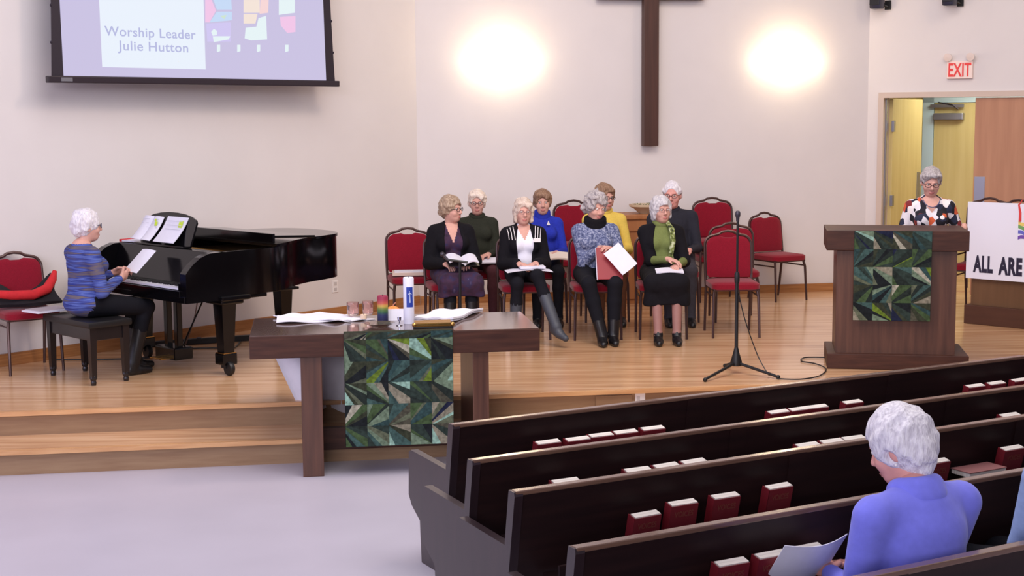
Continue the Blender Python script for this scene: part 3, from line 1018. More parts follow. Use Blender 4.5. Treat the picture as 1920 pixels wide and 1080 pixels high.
def make_chair(label, loc, rz):
    t = thing('banquet_chair', label, 'chair', loc, rz, 'red upholstered banquet chairs')
    mb = MB()
    pillow(mb, rrect(0.43, 0.43, 0.07), 0.435, 0.475, 0.022, axis='z')
    mb.build('seat', M_RED, t, smooth=True).location = (0, -0.005, 0)
    # back cushion: arched top
    W, z0_, z1_ = 0.40, 0.50, 0.885
    ol2_ = [(-W / 2 + 0.02, z0_), (W / 2 - 0.02, z0_), (W / 2, z0_ + 0.03), (W / 2, 0.78)]
    for i in range(1, 7):
        a = math.radians(90 * i / 6)
        ol2_.append((W / 2 - 0.075 + 0.075 * math.cos(a), 0.78 + 0.085 * math.sin(a)))
    ol2_ += [(0.07, 0.872), (0.055, 0.868), (0.04, 0.86), (-0.04, 0.86), (-0.055, 0.868), (-0.07, 0.872)]
    for i in range(0, 6):
        a = math.radians(90 + 90 * i / 6)
        ol2_.append((-W / 2 + 0.075 + 0.075 * math.cos(a), 0.78 + 0.085 * math.sin(a)))
    ol2_ += [(-W / 2, 0.78), (-W / 2, z0_ + 0.03)]
    tilt = Matrix.Translation((0, 0.195, 0.46)) @ Matrix.Rotation(math.radians(-8), 4, 'X') @ Matrix.Translation((0, 0, -0.46))
    mb = MB()
    pillow(mb, list(reversed(ol2_)), 0.012, -0.022, -0.012, T=tilt)
    mb.build('backrest', M_RED, t, smooth=True)
    fr_ = MB()
    loop = [(-0.208, 0, 0.44), (-0.212, 0, 0.60), (-0.212, 0, 0.78)]
    for i in range(1, 6):
        a = math.radians(180 - 90 * i / 6)
        loop.append((-0.135 + 0.077 * math.cos(a), 0, 0.79 + 0.09 * math.sin(a)))
    loop += [(-0.085, 0, 0.893), (-0.055, 0, 0.912), (0, 0, 0.92), (0.055, 0, 0.912), (0.085, 0, 0.893)]
    for i in range(1, 6):
        a = math.radians(90 - 90 * i / 6)
        loop.append((0.135 + 0.077 * math.cos(a), 0, 0.79 + 0.09 * math.sin(a)))
    loop += [(0.212, 0, 0.78), (0.212, 0, 0.60), (0.208, 0, 0.44)]
    fr_.tube(loop, 0.0125, T=tilt)
    fr_.tube([(-0.2, 0.002, 0.485), (0.2, 0.002, 0.485)], 0.009, T=tilt)
    fr_.build('back_frame', M_FRAME, t, smooth=True)
    MB().box((0, 0, 0.425), (0.40, 0.39, 0.02), bev=0.005).build('seat_pan', M_FRAME, t)
    for s_ in (-1, 1):
        MB().tube([(s_ * 0.19, -0.17, 0.425), (s_ * 0.20, -0.19, 0.36), (s_ * 0.207, -0.215, 0.0)], [0.0135, 0.0135, 0.011], seg=8).build('leg', M_FRAME, t, smooth=True)
        MB().tube([(s_ * 0.205, 0.195, 0.45), (s_ * 0.205, 0.205, 0.36), (s_ * 0.205, 0.255, 0.0)], [0.0135, 0.0135, 0.011], seg=8).build('leg', M_FRAME, t, smooth=True)
        MB().tube([(s_ * 0.20, -0.185, 0.37), (s_ * 0.20, 0.20, 0.37)], 0.008, seg=6).build('stretcher', M_FRAME, t, smooth=True)
    return t


R_ = math.radians
SEATS = {  # x, y, rz (0 faces the camera)
    'A': (-0.545, 12.93, 0.22), 'C': (0.105, 12.80, 0.12), 'E': (0.745, 12.78, 0.06), 'G': (1.335, 12.80, 0.0),
    'B': (-0.33, 13.90, 0.12), 'D': (0.30, 13.85, 0.08), 'F': (0.90, 13.90, 0.06), 'H': (1.575, 13.84, 0.0)}
chairs = [
    ((1.98, 12.85), 0.03, 'empty red chair at the right end of the front choir row, behind the microphone stand'),
    ((2.15, 13.83), 0.0, 'empty red chair directly behind the empty one at the right end of the front row'),
    ((-0.94, 13.50), 0.22, 'empty red chair at the left end beside the woman in purple dress'),
    ((2.86, 15.35), 0.50, 'lone empty red chair nearest the doorway at the back wall'),
    ((-3.84, 11.28), 0.62, 'red chair behind the piano bench at the left edge'),
    ((SEATS['A'][0], SEATS['A'][1]), SEATS['A'][2], 'red chair under the woman in the purple dress'),
    ((SEATS['C'][0], SEATS['C'][1]), SEATS['C'][2], 'red chair under the woman in the white top'),
    ((SEATS['E'][0], SEATS['E'][1]), SEATS['E'][2], 'red chair under the woman holding the red folder'),
    ((SEATS['G'][0], SEATS['G'][1]), SEATS['G'][2], 'red chair under the woman in the black skirt'),
    ((SEATS['B'][0], SEATS['B'][1]), SEATS['B'][2], 'red chair under the woman in the dark olive sweater'),
    ((SEATS['D'][0], SEATS['D'][1]), SEATS['D'][2], 'red chair under the woman in the royal blue turtleneck'),
    ((SEATS['F'][0], SEATS['F'][1]), SEATS['F'][2], 'red chair under the woman in the yellow sweater'),
    ((SEATS['H'][0], SEATS['H'][1]), SEATS['H'][2], 'red chair under the man in the dark shirt'),
]
c0 = None
for (xy, rz, lab) in chairs:
    if c0 is None:
        c0 = make_chair(lab, (xy[0], xy[1], HS), rz)
    else:
        dup(c0, (xy[0], xy[1], HS), rz, lab)
for k in range(2):
    n = ('lower', 'upper')[k]
    dup(c0, (0.66, 15.0, HS + 0.165 * k), 0.0, n + ' chair of the red stack behind the woman in blue turtleneck')
    dup(c0, (2.18, 15.3, HS + 0.165 * k), 0.05, n + ' chair of the red stack at the back wall right of the man')
# chairs behind the banner
for k, px in enumerate((1842, 1897)):
    q_ = PY(px, 372, 14.2 - 0.35 * k)
    for j in range(2):
        dup(c0, (q_[0], q_[1], HS + 0.205 * j), -0.6, '%s chair of the %s red stack behind the banner' % (('lower', 'upper')[j], ('left', 'right')[k]))

# things on chairs
jk = thing('jacket', 'red and black jacket slung over the chair by the piano', 'jacket', (-3.84, 11.28, HS), 0.62)
mj = MB()
mj.sheet(lambda u, v: (-0.24 + 0.50 * u + 0.02 * math.sin(7 * v), 0.16 - 0.20 * v - 0.05 * math.sin(3 * u) + 0.02 * math.sin(9 * u), 0.515 + 0.10 * (1 - v) * (1 + 0.4 * math.cos(6 * u)) + 0.02 * math.sin(11 * u + 5 * v) * (1 - v) + 0.10 * max(0, u - 0.75) * 4 * (1 - v)), 18, 10, th=0.03)
mj.build('dark_lining', mat('jacket_black', (22, 18, 24), 0.9, 0.1, 30), jk, smooth=True)
MB().tube([(-0.27, -0.03, 0.63), (-0.12, -0.06, 0.61), (0.04, -0.06, 0.60), (0.17, 0.0, 0.63), (0.24, 0.06, 0.70), (0.27, 0.09, 0.76)], [0.03, 0.036, 0.04, 0.042, 0.034, 0.018], seg=10).build('sleeve', mat('jacket_red', (196, 32, 40), 0.85, 0.1, 30), jk, smooth=True)
pb = thing('songbook', 'thin white booklet on the chair behind the piano bench', 'booklet', (-3.60, 11.05, HS + 0.50), 0.9)
MB().box((0, 0, 0.006), (0.30, 0.22, 0.012)).build('pages', M_PAPER, pb)
MB().box((0.02, 0.01, 0.015), (0.28, 0.20, 0.006)).build('cover', mat('booklet_grey', (176, 166, 172), 0.6), pb)
pb = thing('choir_folder', 'cream folder lying on the empty chair left of the purple dress', 'folder', (-0.95, 13.42, HS + 0.499), 0.1)
MB().box((0, 0, 0.02), (0.34, 0.22, 0.03), bev=0.003).build('cover', mat('folder_cream', (206, 186, 176), 0.6), pb)
MB().box((0.01, 0, 0.0375), (0.32, 0.20, 0.005)).build('pages', M_PAPER, pb)

# oak side cabinet with bowl
cp = PY(1200, 402, 15.05)
cb = thing('side_cabinet', 'golden oak side cabinet against the back wall behind the choir', 'cabinet', (cp[0] - 0.0, cp[1], HS), BA)
ch_ = cp[2] - HS
MB().box((0, 0.2, ch_ / 2 - 0.09), (0.62, 0.36, ch_ - 0.18), bev=0.004).build('body', M_CAB, cb)
MB().box((0, 0.2, ch_ - 0.025), (0.74, 0.46, 0.05), bev=0.01).build('top', M_CAB, cb)
MB().box((0, 0.2, ch_ - 0.115), (0.67, 0.40, 0.13), bev=0.012).build('cornice', M_CAB, cb)
for s_ in (-1, 1):
    dd = MB().box((s_ * 0.15, 0.012, ch_ / 2 - 0.14), (0.27, 0.02, ch_ - 0.38), bev=0.004).build('door', M_CAB, cb)
    MB().ball((s_ * 0.04, -0.008, ch_ / 2), 0.012).build('knob', M_BRASS, dd, smooth=True)
bw = PY(1209, 400, 15.2)
bo = thing('planted_bowl', 'cream bowl with low greenery standing on the oak cabinet', 'bowl', (bw[0], bw[1], cp[2]))
MB().lathe([(0.0, 0.0), (0.06, 0.0), (0.075, 0.015), (0.12, 0.055), (0.165, 0.075), (0.168, 0.10), (0.155, 0.10), (0.0, 0.085)], seg=28).build('bowl', mat('bowl_cream', (198, 176, 146), 0.5), bo, smooth=True)
lf = MB()
rn = random.Random(8)
for i in range(70):
    a, r__ = rn.uniform(0, 6.28), 0.15 * math.sqrt(rn.random())
    x, y = r__ * math.cos(a), r__ * math.sin(a)
    b = rn.uniform(0, 6.28)
    T = Tr(x, y, 0.093) @ Rz(b) @ Matrix.Rotation(rn.uniform(-0.9, -0.2), 4, 'Y')
    lf.add([(0, -0.008, 0), (0.018, 0, 0.004), (0, 0.008, 0), (-0.008, 0, 0)], [(0, 1, 2, 3)], 0, T)
fo = lf.build('leaves', mat('leaf_green', (96, 108, 70), 0.7), bo)
fo['kind'] = 'stuff'

# ================================================================== PIANO
PO = np.array([-2.935, 11.13])
PA_ = math.atan2(-0.71, 0.70)   # local x = treble direction
pn = thing('grand_piano', 'glossy black grand piano with its front lid folded back', 'piano', (PO[0], PO[1], HS), PA_)
rim = [(-0.74, 0.30), (0.74, 0.30), (0.74, 0.52), (0.72, 0.75), (0.64, 0.97), (0.50, 1.16), (0.38, 1.38), (0.30, 1.66), (0.22, 1.82), (0.04, 1.93), (-0.20, 1.97), (-0.48, 1.95), (-0.66, 1.84), (-0.74, 1.62)]


def smooth_poly(pl, it=2):
    for _ in range(it):
        out = []
        n = len(pl)
        for i in range(n):
            a, b = pl[i], pl[(i + 1) % n]
            if i in (0,) and _ == 0:
                out += [a, b]
                continue
            out += [(a[0] * 0.75 + b[0] * 0.25, a[1] * 0.75 + b[1] * 0.25), (a[0] * 0.25 + b[0] * 0.75, a[1] * 0.25 + b[1] * 0.75)]
        pl = out
    return pl


def chaik(pts, it=2):
    for _ in range(it):
        o = [pts[0]]
        for a, b in zip(pts, pts[1:]):
            o += [(a[0] * 0.75 + b[0] * 0.25, a[1] * 0.75 + b[1] * 0.25), (a[0] * 0.25 + b[0] * 0.75, a[1] * 0.25 + b[1] * 0.75)]
        o.append(pts[-1])
        pts = o
    return pts


rimc = [(-0.74, 0.30)] + chaik(rim[1:], 2)
# case: ring wall + bottom
def inset(pl, d):
    n = len(pl)
    out = []
    for i in range(n):
        p, a, b = Vector(pl[i]), Vector(pl[i - 1]), Vector(pl[(i + 1) % n])
        t = (b - a).normalized()
        nn = Vector((-t.y, t.x))
        out.append((p.x + nn.x * d, p.y + nn.y * d))
    return out


inn = inset(rimc, 0.045)
m = MB()
n = len(rimc)
vs = [(x, y, 0.62) for x, y in rimc] + [(x, y, 0.965) for x, y in rimc] + [(x, y, 0.965) for x, y in inn] + [(x, y, 0.86) for x, y in inn]
fs = [tuple(range(n - 1, -1, -1))]
for k in range(3):
    for i in range(n):
        j = (i + 1) % n
        fs.append((k * n + i, k * n + j, (k + 1) * n + j, (k + 1) * n + i))
m.add(vs, fs, 0)
m.build('case', M_PIANO, pn, smooth=True)
MB().prism(inset(rimc, 0.046), 0.855, 0.875).build('soundboard', M_PIANOI, pn)
for i in range(4):
    pass
st_ = MB()
for i in range(46):
    x = -0.62 + i * 0.027
    st_.tube([(x, 0.44, 0.905), (x * 0.8 - 0.05, 0.78, 0.905)], 0.002, seg=4)
so = st_.build('strings', M_BRASS, pn)
so['kind'] = 'stuff'
MB().box((0, 0.42, 0.89), (1.36, 0.10, 0.05), bev=0.005).build('pin_block', M_PIANOI, pn)
# arms, keybed, key slip
for s_ in (-1, 1):
    MB().prism([(0.0, 0.60), (0.30, 0.60), (0.30, 0.965), (0.21, 0.962), (0.13, 0.935), (0.06, 0.885), (0.02, 0.845), (0.0, 0.82)], s_ * 0.74, s_ * 0.66, axis='x').build('arm', M_PIANO, pn)
    MB().box((s_ * 0.635, 0.10, 0.70), (0.05, 0.18, 0.09), bev=0.004).build('cheek_block', M_PIANO, pn)
MB().box((0, 0.15, 0.625), (1.46, 0.32, 0.05), bev=0.004).build('keybed', M_PIANO, pn)
MB().box((0, 0.0, 0.665), (1.33, 0.022, 0.05), bev=0.003).build('key_slip', M_PIANO, pn)
k_ = MB()
for i in range(52):
    k_.box((-0.608 + 0.02338 * (i + 0.5), 0.09, 0.702), (0.0222, 0.15, 0.016), 0)
ko = k_.build('white_keys', M_IVORY, pn)
ko['kind'] = 'stuff'
k_ = MB()
for o_ in range(8):
    for kk in (0, 1, 3, 4, 5):
        i = o_ * 7 + kk
        if i < 51:
            k_.box((-0.608 + 0.02338 * (i + 1), 0.118, 0.716), (0.011, 0.094, 0.014), 0, bev=0.002)
ko = k_.build('black_keys', M_BLACK, pn)
ko['kind'] = 'stuff'
MB().add([(-0.66, 0.165, 0.72), (0.66, 0.165, 0.72), (0.66, 0.255, 0.965), (-0.66, 0.255, 0.965), (-0.66, 0.31, 0.72), (0.66, 0.31, 0.72), (0.66, 0.31, 0.965), (-0.66, 0.31, 0.965)], [(0, 1, 2, 3), (4, 7, 6, 5), (0, 4, 5, 1), (3, 2, 6, 7), (0, 3, 7, 4), (1, 5, 6, 2)]).build('fallboard', M_PIANO, pn)
# lid
lidp = [p for p in rimc if p[1] >= 0.84]
ys = 0.84
lid = [(-0.75, ys), (0.71, ys)] + [(x * 1.012, y * 1.006) for x, y in lidp]
MB().prism(lid, 0.968, 0.990).build('lid', M_PIANO, pn)
Tf = Tr(0, 0.86, 0.992) @ Matrix.Rotation(R_(-3), 4, 'X')
MB().box((0.0, 0.20, 0.05), (1.30, 0.40, 0.02), bev=0.004, T=Tf).build('front_lid', M_PIANO, pn)
MB().box((0.0, 0.006, 0.02), (1.30, 0.02, 0.075), bev=0.003, T=Tr(0, 0.855, 1.008)).build('lid_edge', M_PIANO, pn)
# music desk, arched top, leaning back
dpoly = [(-0.37, 0.0), (0.37, 0.0), (0.37, 0.20)] + [(0.37 * math.cos(math.radians(a)), 0.20 + 0.075 * math.sin(math.radians(a))) for a in range(20, 180, 20)] + [(-0.37, 0.20)]
Td = Tr(-0.08, 0.33, 0.968) @ Matrix.Rotation(R_(-20), 4, 'X')
MB().prism(dpoly, -0.008, 0.008, axis='y', T=Td).build('music_desk', M_PIANO, pn)
MB().box((-0.08, 0.30, 0.975), (0.74, 0.07, 0.014), bev=0.003).build('desk_shelf', M_PIANO, pn)
# legs
for (x, y) in ((0.60, 0.42), (-0.60, 0.42), (-0.22, 1.55)):
    L = MB()
    L.box((0, 0, 0.40), (0.135, 0.135, 0.50), taper=0.66)
    L.box((0, 0, 0.585), (0.24, 0.20, 0.06), bev=0.015)
    L.box((0, 0, 0.61), (0.34, 0.26, 0.04), bev=0.01)
    lg = L.build('leg', M_PIANO, pn, loc=(x, y, 0))
    MB().box((0, 0, 0.125), (0.125, 0.125, 0.09), bev=0.01).build('caster_block', M_PIANO, lg)
    MB().box((0, 0, 0.172), (0.115, 0.115, 0.008), bev=0.002).build('ferrule', M_BRASS, lg)
    cs_ = MB()
    cs_.lathe([(0.0, -0.02), (0.05, -0.02), (0.055, -0.012), (0.055, 0.012), (0.05, 0.02), (0.0, 0.02)], T=Tr(0.055, -0.01, 0.055) @ Matrix.Rotation(math.pi / 2, 4, 'X'), seg=20)
    cs_.box((0.02, 0, 0.07), (0.06, 0.08, 0.03))
    cs_.build('caster', M_BLACK, lg, smooth=True)
# stepped underside blocks by the treble side
for i, (x, y, wx, wy, h) in enumerate(((0.50, 0.56, 0.42, 0.36, 0.03), (0.40, 0.90, 0.34, 0.5, 0.022), (-0.4, 0.8, 0.5, 0.9, 0.02))):
    MB().box((x, y, 0.62 - h / 2), (wx, wy, h), bev=0.006).build('under_block', M_PIANO, pn)
ly = MB()
for s_ in (-0.075, 0.075):
    ly.box((s_, 0.40, 0.37), (0.05, 0.05, 0.50), bev=0.006)
ly.box((0, 0.40, 0.595), (0.34, 0.12, 0.05), bev=0.006)
ly.box((0, 0.40, 0.10), (0.30, 0.17, 0.10), bev=0.012)
ly.tube([(0.0, 0.47, 0.12), (0.0, 0.75, 0.6)], 0.007)
lyo = ly.build('pedal_lyre', M_PIANO, pn, loc=(-0.12, 0, 0))
for x in (-0.07, 0, 0.07):
    MB().box((x, 0.28, 0.065), (0.028, 0.11, 0.012), bev=0.004).build('pedal', M_BRASS, lyo)

PT = Tr(PO[0], PO[1], HS) @ Rz(PA_)
# open music books on the desk
for cx_, lab, nm in ((-0.245, 'open white music book on the left of the piano desk', 0), (0.10, 'white sheet music with a green note on the right of the piano desk', 1)):
    o = thing('sheet_music', lab, 'sheet music', PT @ Td @ Vector((cx_, -0.012, 0.012)), 0)
    o.rotation_euler = (PT @ Td).to_euler()
    w2 = 0.145 if nm == 0 else 0.15
    if nm == 0:
        for s_ in (-1, 1):
            MB().sheet(lambda u, v: (s_ * w2 * u - 0.04 * (1 - v), -0.004 - 0.018 * math.sin(math.pi * u) - 0.05 * (1 - v) ** 2, 0.215 * v), 6, 6, th=0.003).build('page', M_PAPER, o, smooth=True)
    else:
        MB().sheet(lambda u, v: (-w2 + 2 * w2 * u - 0.04 * (1 - v), -0.004 - 0.05 * (1 - v) ** 2, 0.225 * v), 6, 6, th=0.006).build('page', M_PAPER, o, smooth=True)
    nts = MB()
    for (x, z, s_) in (((0.09, 0.15, 0.035), (0.07, 0.18, 0.02)) if nm == 0 else ((0.08, 0.165, 0.055), (-0.15, 0.10, 0.02))):
        nts.box((x, -0.03 if nm == 0 else -0.014, z), (s_, 0.002, s_))
    nts.build('sticky_note', M_NOTE, o)
    sv = MB()
    for r_i in range(5):
        for c_i in ((-0.5, 0.5) if nm == 0 else (0.0,)):
            w_ = 0.11 if nm == 0 else 0.22
            sv.box((c_i * 2 * w2 * 0.5 - 0.01, -0.027 if nm == 0 else -0.013 - 0.002 * (5 - r_i), 0.05 + 0.034 * r_i), (w_, 0.0008, 0.004))
    sv.build('staves', mat('stave_grey', (200, 198, 210), 0.8), o)
pp = PT @ Vector((-0.62, 0.36, 0.968))
ps = thing('white_folder', 'white folder with red edge lying on the bass end of the piano', 'folder', pp, PA_ + 0.1)
MB().box((0.03, 0, 0.008), (0.20, 0.13, 0.012), bev=0.002).build('pages', M_PAPER, ps)
MB().box((-0.085, 0, 0.010), (0.03, 0.14, 0.02), bev=0.004).build('red_edge', mat('jacket_red', (196, 32, 40)), ps)

# bench
be = thing('piano_bench', 'black piano bench with turned feet under the pianist', 'bench', (-3.245, 10.885, HS), PA_)
MB().box((0, 0, 0.455), (0.72, 0.36, 0.05), bev=0.012).build('seat', M_BLACK, be, smooth=True)
MB().box((0, 0, 0.385), (0.66, 0.30, 0.10), bev=0.004).build('apron', mat('bench_black', (24, 18, 20), 0.3), be)
for sx_ in (-1, 1):
    for sy_ in (-1, 1):
        b_ = MB().box((0, 0, 0.24), (0.055, 0.055, 0.38), taper=0.72)
        b_.ball((0, 0, 0.055), (0.026, 0.026, 0.03))
        b_.lathe([(0.0, 0.0), (0.018, 0.0), (0.022, 0.02), (0.016, 0.04), (0.0, 0.045)], seg=12)
        b_.build('leg', mat('bench_black', (24, 18, 20), 0.3), be, loc=(sx_ * 0.315, sy_ * 0.135, 0))

# cables, power strip by the left wall
ps_ = thing('power_strip', 'long dark power strip along the left wall baseboard behind the piano', 'power strip', T_left @ Vector((-2.9, -0.45, HS)), LA - 0.45)
MB().box((0, 0, 0.03), (1.3, 0.05, 0.05), bev=0.006).build('housing', M_BLACK, ps_)
for i in range(5):
    MB().box((-0.5 + 0.25 * i, 0, 0.058), (0.035, 0.035, 0.01)).build('socket', M_DKST, ps_)


def cable(name, label, pts, r=0.006, cat='cable', m=None):
    pts = [Vector(p) for p in pts]
    out = []
    for i in range(len(pts) - 1):
        p0, p1, p2, p3 = pts[max(i - 1, 0)], pts[i], pts[i + 1], pts[min(i + 2, len(pts) - 1)]
        for t in (0, 0.2, 0.4, 0.6, 0.8):
            out.append(0.5 * ((2 * p1) + (-p0 + p2) * t + (2 * p0 - 5 * p1 + 4 * p2 - p3) * t * t + (-p0 + 3 * p1 - 3 * p2 + p3) * t ** 3))
    out.append(pts[-1])
    return tag(MB().tube(out, r, seg=6).build(name, m or M_BLACK, smooth=True), label, cat)


gz = lambda x, y: Vector(PZ(x, y, HS)) + Vector((0, 0, 0.008))
cable('floor_cable', 'black cable looping on the floor behind the piano bench', [gz(98, 676), gz(180, 676), gz(240, 674), gz(285, 672)])
cable('floor_cable', 'black cable curling beside the piano bass leg', [gz(246, 664), gz(256, 660), gz(258, 648), gz(270, 641), gz(300, 640)])
cable('floor_cable', 'thin cable running from the pedal lyre to the wall', [gz(330, 664), gz(350, 656), gz(400, 654), gz(436, 655), gz(452, 640)])
cable('floor_cable', 'black microphone cable curling between stand and lectern', [gz(1458, 712), gz(1500, 713), gz(1535, 707), gz(1549, 694), gz(1530, 684), gz(1503, 679), gz(1510, 672), gz(1552, 672)], 0.005)
wp = T_left @ Vector((-2.35, -0.3, HS))
k0_ = PT @ Vector((0.12, 0.5, 0.6))
cable('hanging_wire', 'thin brown wire hanging from under the piano keybed', [k0_, (k0_ + gz(345, 655)) / 2 + Vector((0.02, 0, 0.0)), gz(345, 655)], 0.005, m=mat('wire_brown', (110, 84, 78), 0.5))

# ================================================================== MICROPHONE STANDS
mp_ = PZ(1380, 700, HS)
ms = thing('microphone_stand', 'black tripod microphone stand alone at the front of the stage', 'microphone stand', (mp_[0], mp_[1], HS))
ztop = PY(1381, 408, mp_[1])[2] - HS
MB().tube([(0, 0, 0.10), (0, 0, 0.75)], 0.0135).build('lower_pole', M_BLACK, ms, smooth=True)
MB().tube([(0, 0, 0.74), (0, 0, ztop - 0.02)], 0.009).build('upper_pole', M_BLACK, ms, smooth=True)
MB().lathe([(0.0, 0.70), (0.018, 0.70), (0.02, 0.72), (0.02, 0.76), (0.015, 0.78), (0.0, 0.78)], seg=14).build('clutch', M_BLACK, ms, smooth=True)
MB().lathe([(0.0, 0.06), (0.042, 0.06), (0.045, 0.09), (0.024, 0.16), (0.015, 0.20), (0.0, 0.20)], seg=16).build('hub', M_BLACK, ms, smooth=True)
for px, py in ((1322, 716), (1459, 711), (1357, 688)):
    f = Vector(PZ(px, py, HS)) - Vector((mp_[0], mp_[1], HS))
    if px == 1357:
        f = f.normalized() * 0.26
    l_ = MB().tube([(0, 0, 0.085), (f.x * 0.9, f.y * 0.9, 0.025), (f.x, f.y, 0.014)], [0.012, 0.011, 0.010]).build('leg', M_BLACK, ms, smooth=True)
    MB().ball((f.x, f.y, 0.016), 0.017).build('rubber_foot', M_BLACK, l_, smooth=True)
MB().lathe([(0.0, -0.03), (0.012, -0.03), (0.014, 0.0), (0.020, 0.015), (0.021, 0.035), (0.014, 0.05), (0.0, 0.054)], seg=14, c=(0, 0, ztop)).build('microphone', M_DKST, ms, smooth=True)
cable('microphone_cable', 'thin cable draping from the stand to its tripod leg', [(mp_[0] + 0.012, mp_[1] - 0.01, HS + 0.62), (mp_[0] + 0.06, mp_[1] - 0.02, HS + 0.42), (mp_[0] + 0.16, mp_[1] - 0.03, HS + 0.14), tuple(gz(1442, 706))], 0.004)
# choir microphone behind the table
q_ = PZ(868, 630, HS)
ms = thing('microphone_stand', 'thin black microphone stand in front of the woman in purple dress', 'microphone stand', (q_[0], q_[1] - 0.55, HS))
zt2 = PY(868, 490, q_[1] - 0.55)[2] - HS
MB().tube([(0, 0, 0.02), (0, 0, zt2)], 0.011).build('pole', M_BLACK, ms, smooth=True)
MB().lathe([(0.0, 0.0), (0.13, 0.0), (0.13, 0.012), (0.03, 0.03), (0.0, 0.03)], seg=24).build('base', M_BLACK, ms, smooth=True)
MB().tube([(-0.12, 0.0, zt2 + 0.015), (-0.04, 0.0, zt2 + 0.005), (0.07, 0, zt2 - 0.01)], 0.011).build('boom', M_BLACK, ms, smooth=True)
mi = MB().tube([(-0.10, 0.0, zt2 + 0.01), (-0.14, 0.0, zt2 + 0.05)], [0.012, 0.014])
mi.ball((-0.15, 0, zt2 + 0.062), 0.022)
mi.build('microphone', M_DKST, ms, smooth=True)

# ================================================================== PEWS
PW = R_(28.6)
PD = np.array([math.cos(PW), math.sin(PW)])
PNn = np.array([-math.sin(PW), math.cos(PW)])
PCS = [6.2426, 5.5326, 4.9696, 4.1923, 3.4433]
PS0 = [3.07, 2.815, 2.717, 2.533, 2.30]
ORD = ['front pew', 'second pew from the front', 'third pew from the front', 'fourth pew from the front', 'fifth pew, nearest the camera']
for i, (c, s0) in enumerate(zip(PCS, PS0)):
    o = PD * s0 + PNn * c
    pw = thing('pew', 'dark wooden ' + ORD[i], 'pew', (o[0], o[1], 0), PW, 'rows of dark wooden pews')
    L = 7.2 if i < 4 else 5.0
    prof = [(0.035, 0.80), (0.004, 0.80), (0.075, 0.30), (0.105, 0.30)]
    np_ = 5
    for k in range(np_):
        a, b = 0.03 + (L - 0.03) * k / np_, 0.03 + (L - 0.03) * (k + 1) / np_ - 0.012
        MB().prism([(-y if False else y, z - 0.012) for y, z in prof], a, b, axis='x').build('back_panel', M_PEW, pw)
    for k in range(1, np_):
        a = 0.03 + (L - 0.03) * k / np_ - 0.006
        MB().prism([(y - 0.006, z - 0.012) for y, z in prof[1:3]] + [(0.085, 0.288), (0.02, 0.78)], a - 0.05, a + 0.05, axis='x').build('batten', M_PEW, pw)
    MB().box((L / 2, 0.02, 0.792), (L, 0.044, 0.02), bev=0.005).build('top_rail', M_RAIL, pw)
    MB().box((L / 2, 0.27, 0.405), (L, 0.37, 0.035), bev=0.01).build('seat', M_PEW, pw)
    ep = [(0.10, 0.0), (0.085, 0.25), (-0.004, 0.78), (0.0, 0.80), (0.045, 0.80), (0.05, 0.78), (0.085, 0.56), (0.50, 0.575), (0.525, 0.56), (0.535, 0.33), (0.50, 0.28), (0.40, 0.22), (0.385, 0.0)]
    MB().prism(ep, -0.005, 0.035, axis='x').build('end_panel', M_PEND, pw)
    MB().prism(ep, L, L + 0.04, axis='x').build('end_panel', M_PEND, pw)
    if i < 4:
        rk = MB().box((L / 2, -0.03, 0.425), (L - 0.3, 0.13, 0.016))
        rk.box((L / 2, -0.09, 0.47), (L - 0.3, 0.014, 0.05))
        for k in range(int(L / 0.6)):
            rk.box((0.3 + 0.6 * k, -0.04, 0.47), (0.015, 0.1, 0.08))
        rk.build('book_rack', M_PEW, pw)

# hymnals in the racks: pixel of the middle of each front top edge
HY = [[(1031, 820), (1087, 823), (1131, 808), (1177, 801), (1228, 795), (1464, 760), (1503, 765), (1537, 760), (1603, 745), (1834, 710), (1873, 707), (1918, 709)],
      [(1065, 902), (1200, 876), (1253, 869), (1305, 862), (1519, 826), (1565, 820), (1606, 813), (1899, 772)],
      [(1215, 965), (1285, 943), (1365, 930), (1465, 912), (1763, 865), (1904, 838)],
      [(1378, 1055), (1452, 1040), (1520, 1025)]]
NUM = ['first', 'second', 'third', 'fourth', 'fifth', 'sixth', 'seventh', 'eighth', 'ninth', 'tenth', 'eleventh', 'twelfth']
tme = text_mesh('VOICES', 0.036, 0.0004, 0.0006, xs=0.8)
hb = None
WB, HB, TB = 0.140, 0.215, 0.043
for i, row in enumerate(HY):
    for k, (px, py) in enumerate(row):
        c = PCS[i] - 0.078
        q_ = PL(px, py, PNn * c, PNn)
        ztop_ = min(0.672, q_[2])
        lab = 'red hymnal with white page edges in the %s rack, %s from the aisle' % (['front pew', 'second pew', 'third pew', 'fourth pew'][i], NUM[k])
        sh_ = PNn * HB * math.sin(R_(13))
        loc = (q_[0] + sh_[0], q_[1] + sh_[1], ztop_ - HB * math.cos(R_(13)))
        if hb is None:
            hb = thing('hymnal', lab, 'book', loc, PW, 'red hymnals in the pew racks')
            T0 = Matrix.Rotation(R_(13), 4, 'X')
            MB().box((0, TB / 2, HB / 2 - 0.002), (WB - 0.010, TB - 0.006, HB - 0.008), T=T0 @ Tr(0.003, 0, 0)).build('pages', M_PAGES, hb)
            cv = MB().box((0, 0.0, HB / 2 - 0.006), (WB, 0.004, HB - 0.008), T=T0)
            cv.box((0, TB, HB / 2 - 0.005), (WB, 0.004, HB - 0.008), T=T0)
            cv.box((-WB / 2, TB / 2, HB / 2 - 0.004), (0.004, TB + 0.004, HB - 0.006), T=T0)
            cv.build('cover', M_BOOK, hb)
            put_text('title', tme, M_GOLD, hb, T0 @ Tr(0, -0.003, HB - 0.062) @ Matrix.Rotation(math.pi / 2, 4, 'X'))
        else:
            dup(hb, loc, PW + random.Random(k * 7 + i).uniform(-0.05, 0.05), lab)
q_ = PL(1835, 890, PNn * (PCS[2] - 0.07), PNn)
